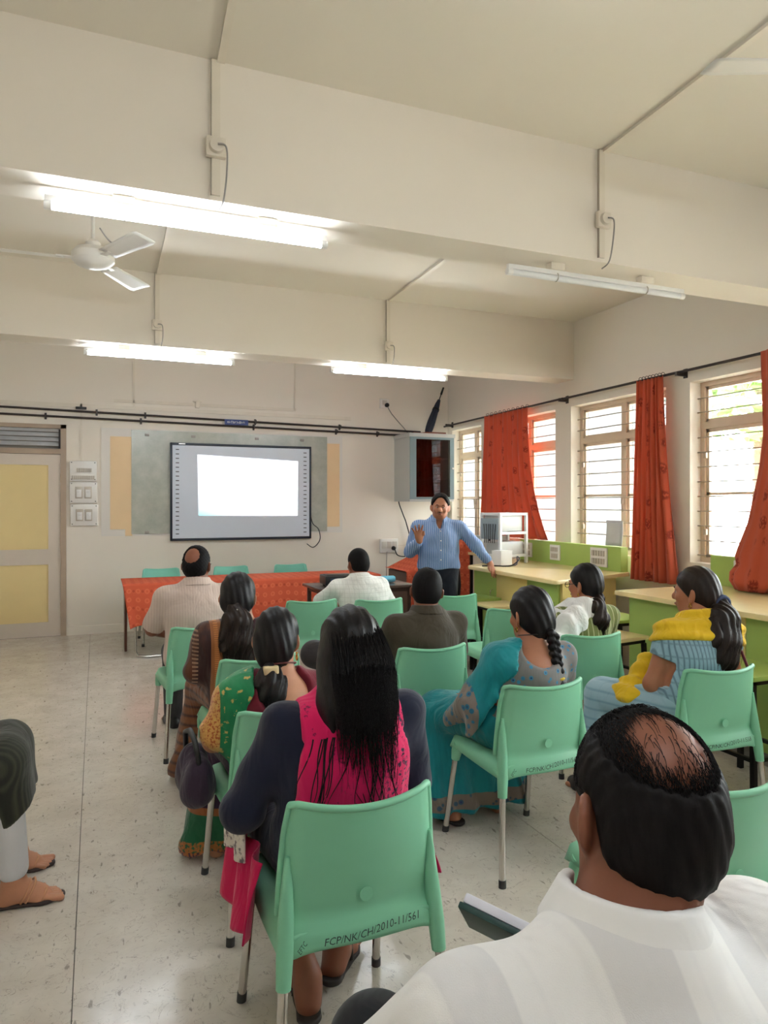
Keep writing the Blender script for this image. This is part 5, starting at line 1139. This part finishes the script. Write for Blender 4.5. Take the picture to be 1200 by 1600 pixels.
# --- man in dark olive
M_olive = cloth('dark_olive_shirt', lin(66, 58, 44), .75, .35); M_dkt = cloth('charcoal_trousers', lin(58, 54, 54), .8, .35)
J = joints(pel=(0, .0, .56), neck=(.06, .02, .925), head=(.08, .05, 1.06), sw=.185, W=1.08, look=(-22, -4, 4), elL=(-.22, .1, .66), wrL=(-.1, .34, .62), elR=(.3, .1, .66), wrR=(.16, .34, .64), knL=(-.48, .40, .67), anL=(.0, .45, .60), ftL=(.16, .44, .57), knR=(.12, .42, .525), nk=1.08)
p = person('man in a dark olive shirt seated in the middle with one leg crossed', (1.66, 3.58, 0), 0, J, SK2, .0085)
shirt(J, p, M_olive, .009, .018, (.9, .9), .46, folds(.004, 20, 13), M_olive, r=(.07, .066, .056)); trousers(J, p, M_dkt, to=.85); shoe(J, 'L', p, M_shoe); shoe(J, 'R', p, M_shoe)
child('hair', hair_cap(J, .012, .0062, (0, .08, .055), (0, -.045, -.085), lambda F, H, Rm: F.ell(H(.02, -.03, .13), (.025, .03, .022), Rm, k=.01, op='-'), ears=True).mesh('hair'), M_hairs, p)
# --- woman in teal saree
def flor(t, v, base, dot, sc=26.0):
    vo = t.n('ShaderNodeTexVoronoi', i_0=v, i_Scale=sc); d = vo.outputs[0]; c = t.mix(t.ramp(d, .36, .30), base, dot); return t.mix(t.ramp(d, .16, .12), c, lin(40, 60, 110))
def f_teal(t, v, s):
    c = t.mix(t.noise(30, 3, v, (1, 1, .2)), lin(10, 112, 122), lin(24, 150, 158)); b1 = t.math('COMPARE', t.math('ADD', s[0], t.math('MULTIPLY', s[2], .0)), -.262, .028); return t.mix(b1, c, flor(t, v, lin(128, 118, 110), lin(40, 110, 140)))
def f_tealsk(t, v, s):
    c = t.mix(t.noise(30, 3, v, (1, 1, .2)), lin(10, 108, 118), lin(22, 146, 154)); n = t.math('ADD', s[2], t.math('MULTIPLY', t.noise(5, 2, v), .06)); return t.mix(t.math('COMPARE', n, .15, .035), c, flor(t, v, lin(122, 110, 100), lin(60, 90, 110)))
M_tbl = cloth('floral_blouse', lambda t, v, s: flor(t, v, lin(122, 118, 116), lin(60, 130, 165), 34.0), .6, .2)
J = joints(pel=(0, .01, .56), neck=(.07, .01, .905), head=(.09, .05, 1.037), sw=.172, W=1.02, look=(6, -8, 0), elL=(-.2, .06, .62), wrL=(-.12, .3, .6), elR=(.30, .06, .64), wrR=(.15, .32, .6), knL=(-.2, .43, .525), knR=(.08, .44, .525), anL=(-.17, .36, .09), ftL=(-.22, .5, .03), anR=(.1, .38, .09))
def thang(F): F.cap((-.2, .06, .66), (-.22, .2, .54), .07, .06, k=.06); F.cap((-.22, .0, .62), (-.22, .05, .34), .045, .05, k=.05)
p = saree_woman('woman in a teal saree with a long black braid tied in yellow', (1.77, 2.725, 0), J, SK1, .0078, M_tbl, cloth('teal_saree', f_tealsk, .5, .6), cloth('teal_pallu', f_teal, .5, .5), [((-.045, 0, .90), (1, 0, -.55))], (V(.07, -.12, .945), V(.125, .12, .12)), hem=.06, hang=thang, wide=1.1)
shoe(J, 'L', p, M_slip, 'slipper', True)
H = head_pts(J)
child('hair', hair_cap(J, .016, .0065, (0, .082, .05), (0, -.05, -.105), lambda F, H, Rm: (F.ell(H(0, -.07, -.04), (.07, .05, .08), Rm, k=.03))).warp(lambda x, y, z: .002 * np.sin(170 * x + 60 * z)).mesh('hair'), M_hair, p)
q = H(.02, -.11, -.08); F = Fld(q - V(.12, .14, .34), q + V(.12, .1, .08), .006)
for i in range(13):
    z = -.0155 * i; xo = .012 * (1 if i % 2 else -1); F.ell(q + V(xo + .0015 * i, -.012 - .0016 * i, z), (.023 - .0004 * i, .021, .017), rotm(0, 0, 32 * (1 if i % 2 else -1)), k=.005)
F.ell(q + V(.022, -.035, -.245), (.034, .026, .042), k=.01); F.warp(lambda x, y, z: .0012 * np.sin(400 * x + 200 * z)); br = child('braid', F.mesh('braid'), M_hair, p)
child('hair_tie', MB().tube([q + V(.02 + .02 * math.cos(a), -.034 + .02 * math.sin(a), -.203) for a in np.linspace(0, 6.283, 13)], .006, 6).mesh('hair_tie', True), plain('yellow_band', lin(228, 192, 60), .6), p)
child('neck_cord', MB().tube([J['neck'] + V(.064 * math.sin(a), .066 * math.cos(a) - .008, .05 - .012 * math.cos(a)) for a in np.linspace(0, 6.283, 25)], .0025, 6).mesh('neck_cord', True), M_black, p); earring(J, -1, p, .008, .01)
# --- woman with white dupatta
M_gst = cloth('green_striped_kurta', lambda t, v, s: t.mix(t.stripes(s[0], .035, .14, .06), two(t, lin(110, 120, 66), lin(132, 140, 84)), lin(206, 206, 160)), .75, .4); M_wd = cloth('white_dupatta', lin(240, 240, 240), .8, .4, 14)
J = joints(pel=(0, .01, .56), neck=(.10, .03, .91), head=(.125, .06, 1.05), sw=.17, W=1.0, look=(24, -6, 0), elL=(-.16, .1, .64), wrL=(-.02, .32, .62), elR=(.3, .1, .64), wrR=(.16, .32, .62))
p = person('woman with a white dupatta over a green striped kurta and glasses', (2.69, 3.55, 0), -4, J, SK1, .0085)
shirt(J, p, M_gst, .009, .016, (1.35, 1.35), .4, folds(.004, 22, 13), r=(.066, .06, .05), name='kurta'); trousers(J, p, cloth('pale_salwar', lin(196, 196, 180), .8, .3)); shoe(J, 'L', p, M_slip); shoe(J, 'R', p, M_slip)
n_ = J['neck']; F = Fld(n_ - V(.4, .3, .5), n_ + V(.35, .3, .15), .0085); F.ring(n_ + V(0, -.01, -.035), n_ + V(0, -.005, .05), .10, .078, .014, (1.1, 1.05), k=.02)
F.chain([n_ + V(-.05, -.09, .02), n_ + V(-.15, -.11, -.07), n_ + V(-.25, -.13, -.2), n_ + V(-.31, -.16, -.34), n_ + V(-.32, -.17, -.42)], [.045, .065, .062, .05, .03], k=.05, sq=(1.3, .7, 1)); F.chain([n_ + V(-.1, .0, .0), n_ + V(-.2, .02, -.07), n_ + V(-.24, .06, -.2)], [.05, .06, .055], k=.05)
child('dupatta', cut_mesh(F, 'dupatta', lambda x, y, z: .007 * np.sin(60 * x + 45 * y + 12 * z)), M_wd, p)
child('hair', hair_cap(J, .014, .0065, (0, .082, .05), (0, -.05, -.1)).warp(lambda x, y, z: .0015 * np.sin(190 * x + 40 * z)).mesh('hair'), M_hair, p); H = head_pts(J)
q = H(0, -.085, -.085); ponytail([q, n_ + V(.01, -.12, .02), n_ + V(.02, -.135, -.06), n_ + V(.02, -.14, -.16)], [.03, .034, .042, .016], M_hairb, p, n=100, seed=6); glasses(J, p); earring(J, -1, p, .006, .008)
# --- woman with yellow dupatta
def f_blu(t, v, s):
    c = two(t, lin(132, 168, 186), lin(158, 190, 204)); m = t.math('MULTIPLY', t.stripes(s[2], .06, .12, .06), .4); m2 = t.math('MULTIPLY', t.stripes(s[0], .018, .3, .08), .6); return t.mix(t.math('MAXIMUM', m, m2), c, lin(62, 84, 106))
M_blu = cloth('blue_check_kurta', f_blu, .75, .4); M_ydu = cloth('yellow_dupatta', lin(232, 190, 38), .75, .6, 13)
J = joints(pel=(0, .01, .56), neck=(.10, .06, .965), head=(.125, .115, 1.10), sw=.178, W=1.04, look=(30, -4, 0), elL=(-.17, .08, .66), wrL=(-.04, .3, .60), hdL=(.6, .6, -.2), elR=(.33, .08, .68), wrR=(.1, .36, .62), knL=(-.24, .38, .53), anL=(-.30, .38, .09), knR=(.06, .44, .53), anR=(.06, .44, .09))
p = person('woman in a blue checked kurta with a yellow dupatta looking left', (2.71, 2.645, 0), -4, J, SK1, .0078)
shirt(J, p, M_blu, .0082, .016, (.48, .48), .42, folds(.003, 22, 13), r=(.066, .062, .05), name='kurta'); trousers(J, p, cloth('pale_blue_salwar', lambda t, v, s: t.mix(t.stripes(s[2], .05, .2, .1), lin(160, 190, 204), lin(128, 162, 184)), .75, .4), r=(.115, .095, .07)); shoe(J, 'L', p, M_slip); shoe(J, 'R', p, M_slip)
n_ = J['neck']; F = Fld(n_ - V(.42, .32, .5), n_ + V(.42, .32, .15), .008); torso(F, J, .027); sleeve(F, J, 'L', .3, (.076, .076, .06)); sleeve(F, J, 'R', .3, (.074, .074, .06))
F.plane(n_ + V(0, -.1, -.10), (-.12, -.2, -1), .01); F.cap(n_ + V(0, .012, .0), n_ + V(0, .02, .2), .078, .11, k=.012, op='-')
child('dupatta', cut_mesh(F, 'dupatta', lambda x, y, z: .006 * np.sin(90 * z + 30 * y + 12 * x)), M_ydu, p)
F = Fld((-.36, -.1, .4), (.12, .5, .85), .009); F.chain([(-.03, .17, .80), (-.10, .20, .72), (-.13, .22, .62), (-.19, .24, .58)], [.03, .05, .065, .06], k=.05); F.ell((-.2, .2, .585), (.085, .1, .05), k=.05); child('dupatta_end', cut_mesh(F, 'dupatta_end', lambda x, y, z: .007 * np.sin(70 * x + 60 * z + 20 * y)), M_ydu, p)
child('hair', hair_cap(J, .014, .0062, (0, .082, .052), (0, -.05, -.10), lambda F, H, Rm: F.ell(H(0, -.075, -.03), (.07, .05, .08), Rm, k=.03)).warp(lambda x, y, z: .0015 * np.sin(190 * x + 40 * z)).mesh('hair'), M_hairb, p); H = head_pts(J)
q = H(.0, -.12, -.06); ponytail([q, q + V(-.03, -.05, -.07), q + V(-.06, -.075, -.17), q + V(-.075, -.09, -.26), q + V(-.08, -.085, -.33)], [.036, .062, .072, .06, .018], M_hairb, p, n=220, wav=.02, seed=8)
child('scrunchie', MB().tube([q + V(.038 * math.cos(a), -.012 + .0 * a, .036 * math.sin(a)) for a in np.linspace(0, 6.283, 17)], .012, 8).mesh('scrunchie', True), plain('blue_velvet', lin(42, 56, 92), .7), p); earring(J, -1, p, .009, .014)
child('bag_strap', MB().tube([n_ + V(.05, -.135, -.06), n_ + V(.12, -.15, -.14), n_ + V(.19, -.13, -.25)], .007, 6).mesh('bag_strap', True), plain('maroon_strap', lin(120, 24, 48), .6), p)
# --- floral pouch on the chair at the right edge
F = Fld((-.12, -.1, -.01), (.12, .1, .26), .008); F.ell((0, 0, .1), (.085, .055, .115), k=.02); F.plane((0, 0, .002), (0, 0, -1))
fp = empty('floral_bag', (1.74, 1.72, .462), label='small pink and green floral bag on the chair at the right edge', category='bag'); child('bag_body', F.mesh('bag_body'), cloth('floral_print', lambda t, v, s: t.mix(t.ramp(t.noise(30, 3, v), .5, .55), lin(226, 190, 184), lin(120, 176, 130)), .7, .2), fp); child('bag_handle', MB().tube([(-.04, 0, .19), (-.03, 0, .235), (.03, 0, .235), (.04, 0, .19)], .007, 6).mesh('bag_handle', True), M_black, fp)
# --- woman at the left edge: dark kurta, white leggings, sandals
M_ribk = cloth('dark_ribbed_kurta', lambda t, v, s: t.mix(t.stripes(s[0], .016, .4, .15), lin(44, 46, 38), lin(66, 66, 54)), .85, .4)
J = joints(pel=(0, 0, .57), neck=(0, .02, .97), sw=.17, look=(-20, -4, 0), knL=(-.22, .35, .54), anL=(-.24, .355, .10), ftL=(-.24, .52, .03), knR=(.04, .36, .56), anR=(.045, .405, .10), ftR=(.045, .57, .03), wrL=(-.1, .14, .68), wrR=(.1, .14, .68))
p = person('woman at the left edge in a dark kurta, white leggings and strappy sandals', (-.70, 3.11, 0), -90, J, SK3, .0055)
shirt(J, p, M_ribk, .01, .016, (1.5, 1.5), .42, folds(.004), r=(.066, .06, .05), name='kurta'); trousers(J, p, cloth('white_leggings', lin(222, 222, 226), .8, .2), to=.9, r=(.09, .07, .056), name='leggings')
lo, hi = bounds(J); hi[2] = .8; F = Fld(lo - .05, hi + .05, .01); F.ell(J['pel'], (.19, .145, .13), k=.05)
for k in 'LR': F.cap(J['hip' + k], J['kn' + k], .105, .09, k=.06)
m = (J['knL'] + J['knR']) / 2
for t_ in (-1, -.3, .4, 1): F.cap(m + V(t_ * .12, -.0, .0), m + V(t_ * .12, .05, -.25), .085, .075, k=.06)
F.plane((0, .46, .38), (0, .8, -1), .006); child('kurta_skirt', cut_mesh(F, 'kurta_skirt', lambda x, y, z: .005 * np.sin(50 * x + 30 * y) * np.clip((.5 - z) * 4, 0, 1)), M_ribk, p)
M_tan = plain('tan_strap', lin(206, 150, 110), .45)
for k, s in (('L', -1), ('R', 1)):
    a, f = J['an' + k], J['ft' + k]; zf = f[2]; c = V(a[0], a[1] + .06, zf); F = Fld(c - V(.08, .17, .06), c + V(.08, .17, .06), .0055); q = lambda u, v, z: V(a[0] - v, a[1] + u, z)
    F.chain([q(-.06, 0, zf - .02), q(.03, 0, zf - .02), q(.1, 0, zf - .02), q(.15, 0, zf - .02)], [.036, .034, .047, .031], k=.03); F.plane((0, 0, zf - .014), (0, 0, 1), .004); F.plane((0, 0, zf - .03), (0, 0, -1), .004)
    o = child('sandal', F.mesh('sandal'), plain('sandal_sole', lin(60, 46, 42), .6), p)
    for u0 in (.015, .032): child('strap', MB().tube([q(u0 - .012, .040, zf - .012), q(u0 + .018, .042, zf + .03), q(u0 + .04, .014, zf + .056), q(u0 + .045, -.014, zf + .053), q(u0 + .03, -.042, zf + .026), q(u0 + .01, -.042, zf - .012)], .004, 6).mesh('strap', True), M_tan, o)
    child('toe_strap', MB().tube([q(.09, .048, zf - .012), q(.105, .03, zf + .017), q(.115, -.022, zf + .019), q(.1, -.047, zf - .01)], .004, 6).mesh('toe_strap', True), M_tan, o)
    child('toenail', MB().lathe([(.004, .0), (.0055, .003), (.001, .005)], tuple(q(.158, s * -.034, zf - .007)), 8).mesh('toenail', True), plain('red_varnish', lin(170, 40, 40), .3), p)
child('hair', hair_cap(J, .015, .008).mesh('hair'), M_hair, p)
# --- standing speaker
M_bst = cloth('blue_striped_shirt', lambda t, v, s: t.mix(t.math('MULTIPLY', t.stripes(s[0], .018, .22, .06), .85), two(t, lin(98, 130, 180), lin(114, 146, 194)), lin(196, 210, 232)), .7, .45)
J = joints(pel=(0, 0, .93), neck=(-.0, .0, 1.385), head=(-.01, .045, 1.52), sw=.195, W=1.08, look=(-9, -4, -3), elR=(.27, -.02, 1.09), wrR=(.21, .20, 1.205), hdR=(.18, .3, .9), huR=(0, -1, .3), thR=-1, elL=(-.35, .06, 1.15), wrL=(-.47, .10, 1.0), hdL=(-.35, .15, -.85), huL=(-.6, .5, .3), spread=.26, curl=.2,
           hipL=(-.09, 0, .9), hipR=(.09, 0, .9), knL=(-.1, .03, .49), knR=(.1, .03, .49), anL=(-.11, .0, .09), anR=(.11, .0, .09), ftL=(-.14, .16, .03), ftR=(.14, .16, .03), nk=1.0, open=.034)
p = person('standing man in a blue striped shirt speaking with one hand raised', (3.05, 6.10, 0), 162, J, SK1, .0062)
shirt(J, p, M_bst, .0085, .018, (1.86, 1.86), .93, folds(.004, 22, 14), M_bst, r=(.066, .06, .044), fat=1.06, extra=lambda F: F.ell(J['neck'] + V(0, .085, -.01), (.03, .05, .075), k=.01, op='-')); trousers(J, p, cloth('navy_trousers', lin(34, 38, 50), .8, .3), r=(.1, .078, .066)); shoe(J, 'L', p, M_shoe); shoe(J, 'R', p, M_shoe)
child('belt', MB().tube([(.172 * 1.08 * math.cos(a), .134 * math.sin(a), .965) for a in np.linspace(0, 6.283, 33)], .016, 8).mesh('belt', True), M_black, p)
for z in (1.02, 1.11, 1.2, 1.29): child('button', MB().lathe([(.006, 0), (.006, .003)], (.0, (.14 if z < 1.25 else .12) + .008, z), 10, 'y').mesh('button', True), M_white, p)
def rec(F, H, Rm): F.ell(H(0, .088, .05), (.062, .05, .058), Rm, k=.012, op='-'); F.warp(lambda x, y, z: .0015 * np.sin(280 * x) * np.sin(240 * z))
child('hair', hair_cap(J, .017, .0058, (0, .07, .072), (0, -.045, -.08), rec, ears=True).mesh('hair'), M_hairs, p)
H = head_pts(J); child('moustache', MB().tube([H(-.024, .098, -.052), H(0, .110, -.046), H(.024, .098, -.052)], [.002, .0045, .002], 6).mesh('moustache', True), M_hairs, p)
